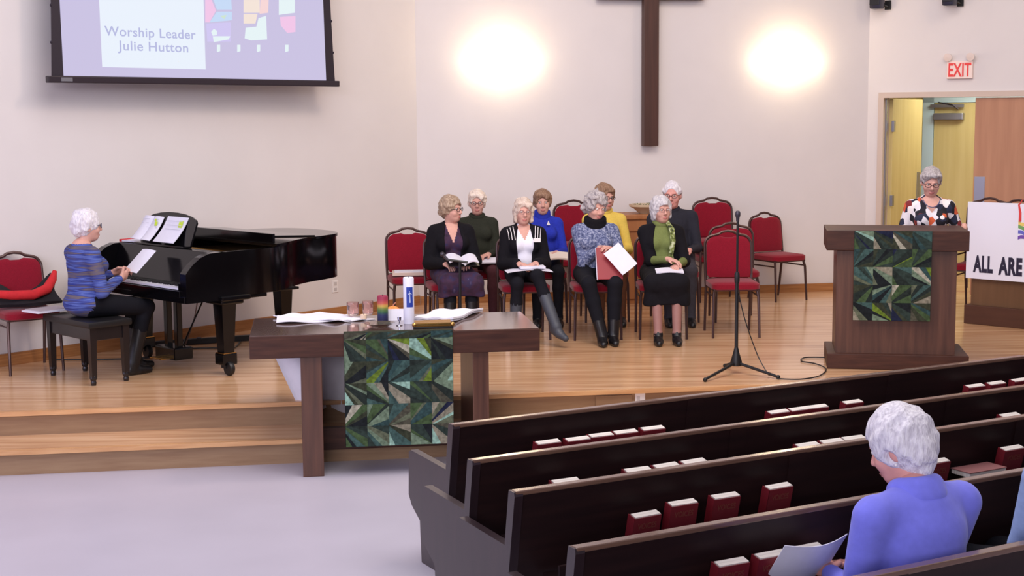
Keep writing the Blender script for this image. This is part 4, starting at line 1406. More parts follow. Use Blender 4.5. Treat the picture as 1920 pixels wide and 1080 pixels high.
bk = thing('booklet', 'thin pink booklet lying flat on the third pew rack behind the white-haired head', 'booklet', (q_[0], q_[1], 0.60), PW)
MB().box((0, 0, -0.012), (0.24, 0.12, 0.022), bev=0.003).build('pages', M_PAGES, bk)
MB().box((0, 0, 0.001), (0.245, 0.125, 0.004)).build('cover', mat('booklet_pink', (132, 84, 84), 0.6), bk)

# ================================================================== PEOPLE: smooth implicit figures (tapered limbs blended into one surface)
V3 = lambda *a: np.array(a, dtype=np.float64)


def nz(v):
    v = np.asarray(v, float)
    return v / (np.linalg.norm(v) + 1e-12)


def rot(ax, a):
    return np.array(Matrix.Rotation(a, 3, ax))


class Sdf:
    def __init__(s):
        s.p = []

    def cap(s, a, b, ra, rb, lab, k=0.02):
        s.p.append(('c', V3(*a), V3(*b), ra, rb, lab, k))
        return s

    def ell(s, c, r, lab, k=0.02, R=None, sub=False):
        s.p.append(('s' if sub else 'e', V3(*c), V3(*r), None if R is None else np.asarray(R, float), 0, lab, k))
        return s

    def bounds(s):
        lo, hi = V3(9, 9, 9), V3(-9, -9, -9)
        for q in s.p:
            if q[0] == 'c':
                r = max(q[3], q[4])
                lo = np.minimum(lo, np.minimum(q[1], q[2]) - r)
                hi = np.maximum(hi, np.maximum(q[1], q[2]) + r)
            elif q[0] == 'e':
                r = q[2].max() if q[3] is not None else q[2]
                lo = np.minimum(lo, q[1] - r)
                hi = np.maximum(hi, q[1] + r)
        return lo, hi

    def grid(s, h, pad=0.03):
        lo, hi = s.bounds()
        lo = lo - pad
        n = np.ceil((hi + pad - lo) / h).astype(int) + 1
        D = np.full(n, 1.0, np.float32)
        L = np.full(n, -1, np.int16)
        axs = [(lo[i] + h * np.arange(n[i])).astype(np.float32) for i in range(3)]
        labs = []
        for q in s.p:
            if q[0] == 'c':
                r = max(q[3], q[4])
                a_, b_ = np.minimum(q[1], q[2]) - r, np.maximum(q[1], q[2]) + r
            else:
                r = q[2].max() if q[3] is not None else q[2]
                a_, b_ = q[1] - r, q[1] + r
            k = q[6]
            m_ = k + 2.5 * h
            i0 = np.clip(np.floor((a_ - m_ - lo) / h).astype(int), 0, n)
            i1 = np.clip(np.ceil((b_ + m_ - lo) / h).astype(int) + 1, 0, n)
            sl = tuple(slice(i0[j], i1[j]) for j in range(3))
            X, Y, Z = np.meshgrid(axs[0][sl[0]], axs[1][sl[1]], axs[2][sl[2]], indexing='ij', sparse=True)
            if q[0] == 'c':
                ba = q[2] - q[1]
                bb = float(ba @ ba) + 1e-12
                px, py, pz = X - q[1][0], Y - q[1][1], Z - q[1][2]
                t = np.clip((px * ba[0] + py * ba[1] + pz * ba[2]) / bb, 0, 1)
                d = np.sqrt((px - t * ba[0]) ** 2 + (py - t * ba[1]) ** 2 + (pz - t * ba[2]) ** 2) - (q[3] + (q[4] - q[3]) * t)
            else:
                px, py, pz = X - q[1][0], Y - q[1][1], Z - q[1][2]
                if q[3] is not None:
                    R = q[3]
                    px, py, pz = (R[0, 0] * px + R[1, 0] * py + R[2, 0] * pz, R[0, 1] * px + R[1, 1] * py + R[2, 1] * pz, R[0, 2] * px + R[1, 2] * py + R[2, 2] * pz)
                r = q[2]
                k0 = np.sqrt((px / r[0]) ** 2 + (py / r[1]) ** 2 + (pz / r[2]) ** 2)
                k1 = np.sqrt((px / r[0] ** 2) ** 2 + (py / r[1] ** 2) ** 2 + (pz / r[2] ** 2) ** 2) + 1e-9
                d = k0 * (k0 - 1) / k1
            if q[5] not in labs:
                labs.append(q[5])
            li = labs.index(q[5])
            o = D[sl]
            if q[0] == 's':
                d = -d
                hh = np.maximum(k - np.abs(o - d), 0) / max(k, 1e-6)
                D[sl] = np.maximum(o, d) + hh * hh * k * 0.25
            else:
                hh = np.maximum(k - np.abs(o - d), 0) / max(k, 1e-6)
                lb = L[sl]
                lb[d < o] = li
                D[sl] = np.minimum(o, d) - hh * hh * k * 0.25
        return D, L, lo, labs


def surface_net(D, L, lo, h):
    S = D < 0
    c = S[:-1, :-1, :-1].astype(np.int8)
    for dx, dy, dz in ((1, 0, 0), (0, 1, 0), (0, 0, 1), (1, 1, 0), (1, 0, 1), (0, 1, 1), (1, 1, 1)):
        c = c + S[dx:S.shape[0] - 1 + dx, dy:S.shape[1] - 1 + dy, dz:S.shape[2] - 1 + dz]
    act = (c > 0) & (c < 8)
    I = np.argwhere(act)
    idx = np.full(act.shape, -1, np.int64)
    idx[act] = np.arange(len(I))
    corners = [(a, b, d) for a in (0, 1) for b in (0, 1) for d in (0, 1)]
    vals = {q: D[I[:, 0] + q[0], I[:, 1] + q[1], I[:, 2] + q[2]] for q in corners}
    acc = np.zeros((len(I), 3))
    cnt = np.zeros(len(I))
    for q in corners:
        for ax in range(3):
            if q[ax] == 0:
                r = list(q)
                r[ax] = 1
                va, vb = vals[q], vals[tuple(r)]
                mk = (va < 0) != (vb < 0)
                t = np.where(mk, va / np.where(mk, va - vb, 1), 0)
                p = np.tile(np.array(q, float), (len(I), 1))
                p[:, ax] += t
                acc += p * mk[:, None]
                cnt += mk
    Vv = (I + acc / np.maximum(cnt, 1)[:, None]) * h + lo
    near = np.clip(np.rint((Vv - lo) / h).astype(int), 0, np.array(D.shape) - 1)
    vl = L[near[:, 0], near[:, 1], near[:, 2]]
    F_ = []
    for ax in range(3):
        sl0 = [slice(None)] * 3
        sl1 = [slice(None)] * 3
        sl0[ax] = slice(0, -1)
        sl1[ax] = slice(1, None)
        A, B = S[tuple(sl0)], S[tuple(sl1)]
        E = np.argwhere(A != B)
        o1, o2 = [(1, 2), (2, 0), (0, 1)][ax]
        ok = (E[:, o1] > 0) & (E[:, o2] > 0) & (E[:, o1] < act.shape[o1]) & (E[:, o2] < act.shape[o2]) & (E[:, ax] < act.shape[ax])
        E = E[ok]
        ins = A[E[:, 0], E[:, 1], E[:, 2]]
        q = []
        for d1, d2 in ((-1, -1), (0, -1), (0, 0), (-1, 0)):
            P_ = E.copy()
            P_[:, o1] += d1
            P_[:, o2] += d2
            q.append(idx[P_[:, 0], P_[:, 1], P_[:, 2]])
        Q = np.stack(q, 1)
        Q[~ins] = Q[~ins][:, ::-1]
        F_.append(Q[(Q >= 0).all(1)])
    return Vv, np.concatenate(F_), vl


def relax(Vv, Fq, it=2, lam=0.5):
    for _ in range(it):
        acc = np.zeros_like(Vv)
        cnt = np.zeros(len(Vv))
        for a, b in ((0, 1), (1, 2), (2, 3), (3, 0)):
            np.add.at(acc, Fq[:, a], Vv[Fq[:, b]])
            np.add.at(acc, Fq[:, b], Vv[Fq[:, a]])
            np.add.at(cnt, Fq[:, a], 1)
            np.add.at(cnt, Fq[:, b], 1)
        Vv = Vv + lam * (acc / np.maximum(cnt, 1)[:, None] - Vv)
    return Vv


def np_mesh(name, parts, matmap, parent, override=None, smooth_it=1):
    """parts: list of (Sdf, h); meshes of all parts joined into one object"""
    Vs, Fs, Ls, off = [], [], [], 0
    names = []
    for sd, h, dis in parts:
        D, L, lo, labs = sd.grid(h)
        if dis is not None:
            ax = [lo[i] + h * np.arange(D.shape[i]) for i in range(3)]
            X, Y, Z = np.meshgrid(*ax, indexing='ij', sparse=True)
            D = (D + dis(X, Y, Z)).astype(np.float32)
        Vv, Fq, vl = surface_net(D, L, lo, h)
        Vv = relax(Vv, Fq, smooth_it, 0.4)
        cen = Vv[Fq].mean(1)
        lab = np.array(labs + [labs[0]], dtype=object)[vl[Fq[:, 0]]]
        if override:
            lab = override(cen, lab)
        Vs.append(Vv)
        Fs.append(Fq + off)
        Ls.append(lab)
        off += len(Vv)
    Vv, Fq, lab = np.concatenate(Vs), np.concatenate(Fs), np.concatenate(Ls)
    used = sorted(set(lab.tolist()))
    mi = np.array([used.index(l) for l in lab], dtype=np.int32)
    me = bpy.data.meshes.new(name)
    me.vertices.add(len(Vv))
    me.vertices.foreach_set('co', Vv.astype(np.float32).ravel())
    me.loops.add(len(Fq) * 4)
    me.loops.foreach_set('vertex_index', Fq.astype(np.int32).ravel())
    me.polygons.add(len(Fq))
    me.polygons.foreach_set('loop_start', np.arange(0, len(Fq) * 4, 4, dtype=np.int32))
    for u in used:
        me.materials.append(matmap[u])
    me.polygons.foreach_set('material_index', mi)
    me.polygons.foreach_set('use_smooth', np.ones(len(Fq), bool))
    me.update(calc_edges=True)
    me.validate()
    o = bpy.data.objects.new(name, me)
    COL.objects.link(o)
    o.parent = parent
    return o


def ik(S, T, l1, l2, hint):
    S, T, hint = V3(*S), V3(*T), V3(*hint)
    d = T - S
    L = min(np.linalg.norm(d), (l1 + l2) * 0.995)
    u = nz(d)
    T = S + u * L
    a = (l1 * l1 - l2 * l2 + L * L) / (2 * L)
    hgt = math.sqrt(max(l1 * l1 - a * a, 0))
    n = nz(hint - u * (hint @ u))
    return S + u * a + n * hgt, T


def hand(sd, W, d, n, thumb, curl=0.9, lab='skin', s=1.0):
    """wrist W, finger direction d, palm normal n, thumb side vector"""
    d = nz(d)
    n = nz(np.asarray(n, float) - d * (np.asarray(n, float) @ d))
    t = nz(np.asarray(thumb, float) - d * (np.asarray(thumb, float) @ d) - n * (np.asarray(thumb, float) @ n))
    R = np.stack([t, d, n], 1)
    sd.cap(W - d * 0.012, W + d * 0.012, 0.024 * s, 0.024 * s, lab, 0.012)
    sd.ell(W + d * 0.047 * s, (0.040 * s, 0.050 * s, 0.017 * s), lab, 0.016, R)
    for i, (o, ln) in enumerate(((0.030, 0.92), (0.0105, 1.05), (-0.0095, 1.0), (-0.028, 0.8))):
        b = W + d * (0.082 - 0.006 * abs(i - 1.3)) * s + t * o * s
        sp_ = d + t * (o * 1.6)
        a1, a2, a3 = curl * 0.35, curl * 0.95, curl * 1.5
        p1 = b + (nz(sp_) * math.cos(a1) + n * math.sin(a1)) * 0.038 * ln * s
        p2 = p1 + (nz(sp_) * math.cos(a2) + n * math.sin(a2)) * 0.027 * ln * s
        p3 = p2 + (nz(sp_) * math.cos(a3) + n * math.sin(a3)) * 0.020 * ln * s
        sd.cap(b - d * 0.02, b, 0.0095 * s, 0.0095 * s, lab, 0.006)
        sd.cap(b, p1, 0.0092 * s, 0.0086 * s, lab, 0.004)
        sd.cap(p1, p2, 0.0086 * s, 0.0078 * s, lab, 0.004)
        sd.cap(p2, p3, 0.0078 * s, 0.0066 * s, lab, 0.004)
    b = W + d * 0.022 * s + t * 0.026 * s
    p1 = b + (t * 0.75 + d * 0.65 + n * 0.25) * 0.038 * s
    p2 = p1 + (t * 0.25 + d * 0.85 + n * 0.45) * 0.030 * s
    sd.cap(b, p1, 0.0125 * s, 0.0105 * s, lab, 0.010)
    sd.cap(p1, p2, 0.0105 * s, 0.008 * s, lab, 0.004)


def head(sd, M, c, s, hairlab='brow', fem=True):
    """head around centre c with rotation M (local -y is the face)"""
    P = lambda x, y, z: c + M @ V3(x, y, z) * s
    E = lambda x, y, z, r, lab='skin', k=0.02, sub=False, R=None: sd.ell(P(x, y, z), V3(*r) * s, lab, k * s, M if R is None else M @ R, sub)
    C = lambda a, b, ra, rb, lab='skin', k=0.01: sd.cap(P(*a), P(*b), ra * s, rb * s, lab, k * s)
    E(0, 0.008, 0.030, (0.073, 0.090, 0.092))
    E(0, -0.028, -0.033, (0.063, 0.066, 0.078), k=0.03)
    E(0, -0.052, -0.084, (0.038, 0.032, 0.028), k=0.03)
    for q in (-1, 1):
        E(q * 0.036, -0.062, -0.028, (0.026, 0.024, 0.024), k=0.02)
        E(q * 0.031, -0.098, 0.012, (0.017, 0.014, 0.012), sub=True, k=0.012)
        C((q * 0.014, -0.090, 0.030), (q * 0.046, -0.078, 0.030), 0.007, 0.005, k=0.010)
        E(q * 0.074, 0.012, -0.008, (0.010, 0.020, 0.032), k=0.008)
        C((q * 0.012, -0.099, -0.030), (q * 0.016, -0.090, -0.030), 0.007, 0.006, k=0.006)
    C((0, -0.088, 0.018), (0, -0.110, -0.022), 0.008, 0.0125, k=0.012)
    E(0, -0.092, -0.060, (0.024, 0.010, 0.004), 'lip', k=0.006)
    E(0, -0.091, -0.070, (0.018, 0.010, 0.005), 'lip', k=0.006)
    return P


NOISE = [(nz(V3(*random.Random(i).choices(range(-9, 10), k=3)) + 0.01), random.Random(i + 50).uniform(0, 6.28), random.Random(i + 90).uniform(0.7, 1.4)) for i in range(9)]


def wob(freq, amp):
    def f(X, Y, Z):
        a = 0
        for (d, p, k) in NOISE:
            a = a + np.sin((X * d[0] + Y * d[1] + Z * d[2]) * freq * k + p)
        b = 0
        for (d, p, k) in NOISE[:5]:
            b = b + np.sin((X * d[2] + Y * d[0] - Z * d[1]) * freq * 2.1 * k + p * 2)
        return (a * 0.33 + b * 0.2) * amp
    return f


def person(label, loc, rz, P):
    """P: dict of pose and looks; figure frame has x to its left, -y ahead, z up from the floor"""
    root = thing('person', label, 'person', loc, rz)
    s = P.get('s', 1.0)
    seat = P.get('seat', 0.485)
    lean, side = P.get('lean', 0.0), P.get('side', 0.0)
    build = P.get('build', 1.0)
    stand = P.get('stand', False)
    male = P.get('male', False)
    hz = P.get('hip', 0.84) if stand else seat + 0.085 * s
    base = V3(0, 0.02, hz)
    RT = rot('X', lean) @ rot('Y', side)
    T = lambda x, y, z: base + RT @ (V3(x, y, z) * s)
    b = build
    body = Sdf()
    top, pants, shoe = 'top', 'pants', 'shoe'
    # trunk
    body.ell(T(0, 0.015, 0.0), V3(0.165 * b, 0.125 * b, 0.105) * s, pants if not P.get('long_top') else top, 0.05, RT)
    body.ell(T(0, -0.01, 0.14), V3(0.140 * b, 0.112 * b, 0.13) * s, top, 0.06, RT)
    body.ell(T(0, 0.0, 0.29), V3(0.143 * b, 0.106 * b, 0.145) * s, top, 0.05, RT)
    if not male:
        for q in (-1, 1):
            body.ell(T(q * 0.068 * b, -0.085 * b, 0.275), V3(0.062, 0.055, 0.06) * s, top, 0.04, RT)
    shw = P.get('sh', 0.150 if not male else 0.172)
    shz = 0.375
    for q in (-1, 1):
        body.cap(T(q * 0.02, 0.02, 0.400), T(q * shw * 0.9, 0.012, shz), 0.056 * s, 0.054 * s, top, 0.05)
    body.cap(T(0, 0.02, 0.38), T(0, 0.014, 0.43), 0.075 * s, 0.050 * s, top, 0.05)
    NB = T(0, 0.015, 0.43)
    # head
    hs = P.get('hs', 0.95) * s
    yaw, pitch, roll = P.get('head', (0, 0, 0))
    M = rot('Z', yaw) @ rot('X', pitch) @ rot('Y', roll)
    Hc = NB + P.get('hoff', V3(0, -0.03, 0.140)) * s
    hd = Sdf()
    hd.cap(NB - V3(0, 0, 0.05), Hc + M @ V3(0, 0.015, -0.075) * hs, 0.052 * s, 0.046 * s, 'skin', 0.02)
    HP = head(hd, M, Hc, hs)
    # legs
    tops = {}
    for i, q in enumerate((-1, 1)):
        hip = base + V3(q * 0.085 * b, 0.0, -0.005) * s
        kn = V3(*P.get('knees', ((-0.10, -0.43, seat + 0.035), (0.10, -0.43, seat + 0.035)))[i])
        an = V3(*P.get('ankles', ((-0.10, -0.44, 0.085), (0.10, -0.44, 0.085)))[i])
        tl = P.get('toes', ((-0.03, -1, 0), (0.03, -1, 0)))[i]
        toe = nz(V3(*tl))
        if stand:
            kn, an = V3(q * 0.09, -0.01, 0.45), V3(q * 0.085, 0.02, 0.08)
        thl = 'thigh' if P.get('skirt') else pants
        body.cap(hip, kn, 0.082 * s * b, 0.060 * s, thl, 0.03)
        shl = 'shin'
        mid = kn + (an - kn) * 0.35 + V3(0, 0.012, 0)
        fat = P.get('leg_r', 1.0)
        body.cap(kn, mid, 0.056 * s * fat, 0.052 * s * fat, shl, 0.02)
        body.cap(mid, an, 0.052 * s * fat, P.get('ankle_r', 0.042) * s, shl, 0.02)
        if P.get('boots'):
            body.cap(mid + (an - mid) * 0.1, an, 0.054 * s, 0.046 * s, shoe, 0.012)
        heel = an + V3(0, 0, -an[2] + 0.035) if P.get('flat', (1, 1))[i] else an + nz(V3(0, 0.4, -1)) * 0.045
        if not P.get('flat', (1, 1))[i]:
            heel = an + np.cross(toe, np.cross(nz(kn - an), toe)) * -0.05
        body.cap(heel - toe * 0.025 * s, heel + toe * 0.05 * s, 0.036 * s, 0.040 * s, shoe, 0.02)
        body.cap(heel + toe * 0.05 * s - V3(0, 0, 0.003), heel + toe * 0.135 * s - V3(0, 0, 0.008), 0.040 * s, 0.028 * s, shoe, 0.02)
        body.cap(an, heel, 0.040 * s, 0.036 * s, shoe, 0.02)
    # arms
    hands = []
    wr = P['wrists']
    for i, q in enumerate((-1, 1)):
        S_ = T(q * shw, 0.012, shz - 0.012)
        El, Wr = ik(S_, wr[i], 0.275 * s, 0.245 * s, P.get('elbow', ((-0.5, 0.6, -0.9), (0.5, 0.6, -0.9)))[i])
        body.cap(S_, El, 0.053 * s * b, 0.043 * s * b, 'sleeve', 0.03)
        We = Wr - nz(Wr - El) * 0.02
        body.cap(El, We, 0.043 * s * b, 0.032 * s, 'sleeve', 0.02)
        hsd = Sdf()
        hand(hsd, Wr, P['hdir'][i], P['palm'][i], P['thumb'][i], P.get('curl', (0.8, 0.8))[i], 'skin', s * 0.98)
        hands.append(hsd)
        P.setdefault('_el', []).append((S_, El, We))
    mats = {'skin': P.get('skin', M_SKIN), 'lip': M_LIP, 'top': P['top'], 'sleeve': P.get('sleeve', P['top']), 'pants': P['pants'], 'thigh': P.get('thighm', P['pants']),
            'shin': P.get('shin', P['pants']), 'shoe': P.get('shoe', M_SHOE), 'brow': M_SKIN}
    mats.update(P.get('mats', {}))
    ov = P.get('override')
    fov = (lambda c, l: ov(c, l, T, RT, base, s)) if ov else None
    h = P.get('res', 0.0085)
    np_mesh('body', [(body, h, None), (hd, h * 0.6, None)] + [(q, 0.0042, None) for q in hands], mats, root, fov)
    # eyes
    for q in (-1, 1):
        e = MB().ball(tuple(HP(q * 0.031, -0.078, 0.012)), (0.0125 * hs, 0.0125 * hs, 0.0105 * hs), 0, seg=10)
        e.ball(tuple(HP(q * 0.031, -0.0875, 0.011)), 0.0052 * hs, 1, seg=8)
        e.build('eye', [M_EYE, M_IRIS], root, smooth=True)
    # glasses
    if P.get('glasses'):
        g = MB()
        for q in (-1, 1):
            ring = [tuple(HP(q * 0.034 + 0.024 * math.cos(a), -0.104 + 0.35 * abs(0.024 * math.cos(a) * q + 0.0) * (1 if math.cos(a) * q > 0 else 0), 0.008 + 0.017 * math.sin(a))) for a in [2 * math.pi * k / 14 for k in range(14)]]
            g.tube(ring, 0.0026, closed=True, seg=5)
            g.tube([tuple(HP(q * 0.057, -0.094, 0.012)), tuple(HP(q * 0.074, -0.05, 0.012)), tuple(HP(q * 0.080, 0.015, 0.010))], 0.0024, seg=5)
        g.tube([tuple(HP(-0.011, -0.106, 0.010)), tuple(HP(0, -0.109, 0.013)), tuple(HP(0.011, -0.106, 0.010))], 0.0024, seg=5)
        g.build('glasses', P['glasses'] if P['glasses'] is not True else M_GLASSES, root)
    # hair
    H = P['hair']
    hr = Sdf()
    HE = lambda x, y, z, r, k=0.02, sub=False: hr.ell(HP(x, y, z), V3(*r) * hs, 'hair', k * hs, M, sub)
    th = H.get('th', 0.016)
    HE(0, 0.016, 0.040, (0.075 + th, 0.092 + th, 0.088 + th))
    HE(0, 0.055, -0.01, (0.066 + th * 0.7, 0.052 + th, 0.075))
    if H.get('nape'):
        HE(0, 0.050, -0.055, (0.060, 0.046, 0.062), k=0.03)
    if H.get('bob'):
        for q in (-1, 1):
            hr.cap(HP(q * 0.072, 0.0, 0.03), HP(q * 0.074, -0.012 + H.get('by', 0), -0.035 - H['bob']), 0.023 * hs, 0.019 * hs, 'hair', 0.02)
            hr.cap(HP(q * 0.05, 0.05, 0.0), HP(q * 0.05, 0.06, -0.04 - H['bob']), 0.04 * hs, 0.034 * hs, 'hair', 0.03)
    elif not H.get('bald'):
        for q in (-1, 1):
            hr.cap(HP(q * 0.073, -0.005, 0.045), HP(q * 0.074, 0.03, -0.015), 0.020 * hs, 0.018 * hs, 'hair', 0.02)
    if H.get('fringe'):
        hr.cap(HP(-0.05, -0.072, 0.088), HP(0.05, -0.076, 0.082), 0.018 * hs, 0.018 * hs, 'hair', 0.025)
        hr.cap(HP(-0.062, -0.05, 0.07), HP(0.06, -0.055, 0.07), 0.018 * hs, 0.018 * hs, 'hair', 0.02)
    # open the face
    fz = H.get('line', 0.062)
    HE(0, -0.100, fz - 0.115, (0.066 + H.get('open', 0.0), 0.088, 0.115), 0.012, True)
    HE(0, -0.13, fz - 0.06, (0.052, 0.085, 0.06), 0.012, True)
    if H.get('bald'):
        HE(0, -0.06, 0.13, (0.085, 0.10, 0.075), 0.01, True)
    if H.get('ears'):
        for q in (-1, 1):
            HE(q * 0.105, -0.006, -0.020, (0.042, 0.028, 0.038), 0.008, True)
    np_mesh('hair', [(hr, P.get('hres', 0.005), wob(H.get('freq', 70), H.get('amp', 0.006)))], {'hair': H['mat']}, root, None)
    P['_'] = dict(T=T, RT=RT, HP=HP, base=base, hs=hs, s=s, NB=NB, hip=base)
    for f in P.get('extra', []):
        f(root, P)
    return root


def cardigan(root, P, m, name='cardigan', open_w=0.07, hem=-0.06, sleeve=1.0, hres=0.0085):
    """an open jacket worn over the body: trunk and arms a little larger, cut open at the front"""
    d = P['_']
    T, RT, s = d['T'], d['RT'], d['s']
    b = P.get('build', 1.0)
    g = 0.012
    c = Sdf()
    c.ell(T(0, 0.015, 0.02), (V3(0.165 * b, 0.125 * b, 0.11) + g) * s, 'j', 0.05, RT)
    c.ell(T(0, -0.01, 0.14), (V3(0.142 * b, 0.112 * b, 0.13) + g) * s, 'j', 0.06, RT)
    c.ell(T(0, 0.0, 0.29), (V3(0.145 * b, 0.108 * b, 0.145) + g) * s, 'j', 0.05, RT)
    for q in (-1, 1):
        c.ell(T(q * 0.068 * b, -0.085 * b, 0.275), (V3(0.062, 0.055, 0.06) + g) * s, 'j', 0.04, RT)
    shw = P.get('sh', 0.150)
    for q in (-1, 1):
        c.cap(T(q * 0.02, 0.02, 0.400), T(q * shw * 0.9, 0.012, 0.375), (0.056 + g) * s, (0.054 + g) * s, 'j', 0.05)
    c.cap(T(0, 0.03, 0.39), T(0, 0.03, 0.435), (0.066 + g) * s, 0.056 * s, 'j', 0.03)
    # opening: wedge narrow at the waist, wide at the neck
    for k in range(15):
        z = -0.12 + 0.0415 * k
        wv = open_w * (0.75 + 0.045 * abs(k - 4))
        c.ell(T(0, -0.20, z), V3(wv, 0.19, 0.085) * s, 'j', 0.008, RT, True)
    c.cap(T(0, -0.02, 0.47), T(0, 0.0, 0.56), 0.001, 0.001, 'j', 0.0)
    c.ell(T(0, -0.045, 0.49), V3(0.075, 0.085, 0.07) * s, 'j', 0.004, RT, True)
    for (S_, El, We) in P['_el']:
        c.cap(S_, El, (0.053 * b + g) * s, (0.044 * b + g) * s, 'j', 0.03)
        E2 = El + (We - El) * sleeve
        c.cap(El, E2, (0.044 * b + g) * s, (0.036 + g) * s, 'j', 0.02)
    return np_mesh(name, [(c, hres, None)], {'j': m}, root)


def lap_z(P):
    return P['_']['base'][2]


def papers(name, label, cat, loc, rx, rz, w_, h_, th=0.004, m=None, bend=0.0, ry=0.0, parts=None):
    o = MB().sheet(lambda u, v: ((u - 0.5) * w_, (v - 0.5) * h_, bend * math.sin(math.pi * u)), 8, 4, th=th).build(name, m or M_PAPER, smooth=True)
    o.matrix_world = Matrix.Translation(Vector(loc)) @ Rz(rz) @ Matrix.Rotation(rx, 4, 'X') @ Matrix.Rotation(ry, 4, 'Y')
    return tag(o, label, cat)


def wpos(loc, rz, p):
    return Tr(*loc) @ Rz(rz) @ Vector(tuple(p))


M_SHOE = mat('black_shoe', (16, 14, 18), 0.4)
M_BLKC = mat('black_cloth', (18, 16, 22), 0.9, 0.15, 40, 0.1, spec=0.2)
M_NAVYP = mat('black_trousers', (16, 16, 24), 0.85, 0.1, 40, spec=0.2)
M_PURP = ramp_mat('purple_dress', [(0.25, (36, 24, 42)), (0.5, (62, 36, 62)), (0.66, (44, 38, 74)), (0.78, (110, 92, 130))], scale=(16, 16, 16), rough=0.85, detail=3)
M_OLIVE = mat('olive_sweater', (46, 48, 40), 0.95, 0.12, 90, 0.1, spec=0.15)
M_MAROON = mat('maroon_trousers', (74, 40, 46), 0.9, 0.1, 40, spec=0.2)
M_WTOP2 = mat('white_knit', (228, 226, 240), 0.9, 0.03, 60, 0.1, spec=0.15)
M_ROYAL = mat('royal_blue_knit', (40, 54, 168), 0.9, 0.1, 60, 0.1, spec=0.2)
M_KNIT = ramp_mat('blue_grey_knit', [(0.3, (58, 64, 98)), (0.5, (104, 112, 146)), (0.68, (164, 168, 190))], scale=(60, 60, 60), rough=0.95, spec=0.15, detail=3, bump=0.3)
M_YELL = mat('yellow_sweater', (222, 192, 92), 0.9, 0.06, 60, 0.1, spec=0.15)
M_BROWNP = mat('brown_trousers', (92, 58, 42), 0.9, 0.1, 40, spec=0.2)
M_GREEN = mat('olive_green_top', (112, 122, 72), 0.9, 0.08, 60, 0.1, spec=0.15)
M_STOCK = mat('stockings', (146, 104, 98), 0.6, 0.05, 20)
M_DSHIRT = mat('dark_shirt', (40, 40, 50), 0.85, 0.1, 40, spec=0.2)
M_GREYP = mat('grey_trousers', (62, 60, 68), 0.9, 0.1, 40, spec=0.2)
M_FLORAL = ramp_mat('floral_print', [(0.0, (28, 26, 36)), (0.34, (222, 216, 222)), (0.62, (40, 44, 66)), (0.76, (206, 92, 56)), (0.84, (236, 226, 226)), (0.93, (122, 40, 44))], kind='voronoi', scale=(24, 24, 19), rough=0.85, const=True)
M_STRIPE = ramp_mat('striped_knit', [(0.26, (78, 82, 116)), (0.36, (96, 88, 92)), (0.43, (44, 56, 132)), (0.48, (92, 108, 176)), (0.53, (50, 58, 122)), (0.58, (110, 98, 94)), (0.64, (62, 72, 130)), (0.72, (112, 122, 164))], scale=(1.4, 1.4, 26), rough=0.95, spec=0.15, detail=5)
M_PERI = mat('periwinkle_cardigan', (122, 124, 226), 0.95, 0.05, 30, 0.1, spec=0.1, sheen=0.2)
M_PBLUE = mat('pale_blue_jacket', (150, 170, 214), 0.9, 0.06, 40, 0.1, spec=0.15)


def hairmat(n, a, b, c):
    return ramp_mat('hair_' + n, [(0.3, a), (0.5, b), (0.7, c)], scale=(95, 95, 28), rough=0.6, detail=5, bump=0.9, spec=0.3)


H_WHITE = hairmat('white', (196, 190, 200), (222, 216, 224), (240, 236, 240))
H_WARMW = hairmat('warm_white', (206, 186, 172), (230, 212, 198), (242, 230, 220))
H_GREY = hairmat('grey', (138, 130, 134), (170, 162, 164), (198, 190, 190))
H_BLOND = hairmat('ash_blond', (132, 108, 90), (164, 140, 120), (192, 170, 150))
H_PBLON = hairmat('pale_blond', (186, 162, 148), (214, 194, 180), (232, 216, 206))
H_BROWN = hairmat('light_brown', (112, 84, 66), (140, 108, 86), (164, 132, 110))
H_SILV = hairmat('silver', (168, 164, 172), (200, 196, 202), (222, 218, 222))

LAPW = ((-0.075, -0.27, 0.665), (0.075, -0.27, 0.665))


def lap(P, wl=(-0.075, -0.27, 0.665), wr=(0.075, -0.27, 0.665)):
    """hands resting together in the lap, palms down"""
    P.setdefault('wrists', (wl, wr))
    P.setdefault('hdir', ((0.75, -0.65, -0.12), (-0.75, -0.65, -0.12)))
    P.setdefault('palm', ((0, -0.1, -1), (0, -0.1, -1)))
    P.setdefault('thumb', ((0.6, -0.5, 0.3), (-0.6, -0.5, 0.3)))
    return P


def vneck(depth, half, inner='skin', also=None):
    def f(c, l, T, RT, base, s):
        loc_ = (c - base) @ RT / s
        top = np.isin(l, ['top'])
        w_ = half * np.clip((loc_[:, 2] - (0.45 - depth)) / depth, 0, 1.3)
        m_ = top & (loc_[:, 1] < -0.02) & (np.abs(loc_[:, 0]) < w_) & (loc_[:, 2] > 0.45 - depth)
        l[m_] = inner
        if also:
            l = also(loc_, l, c)
        return l
    return f


def crew(z=0.440):
    def f(c, l, T, RT, base, s):
        loc_ = (c - base) @ RT / s
        m_ = (l == 'top') & (loc_[:, 2] > z) & (np.hypot(loc_[:, 0], loc_[:, 1]) < 0.085)
        l[m_] = 'skin'
        return l
    return f


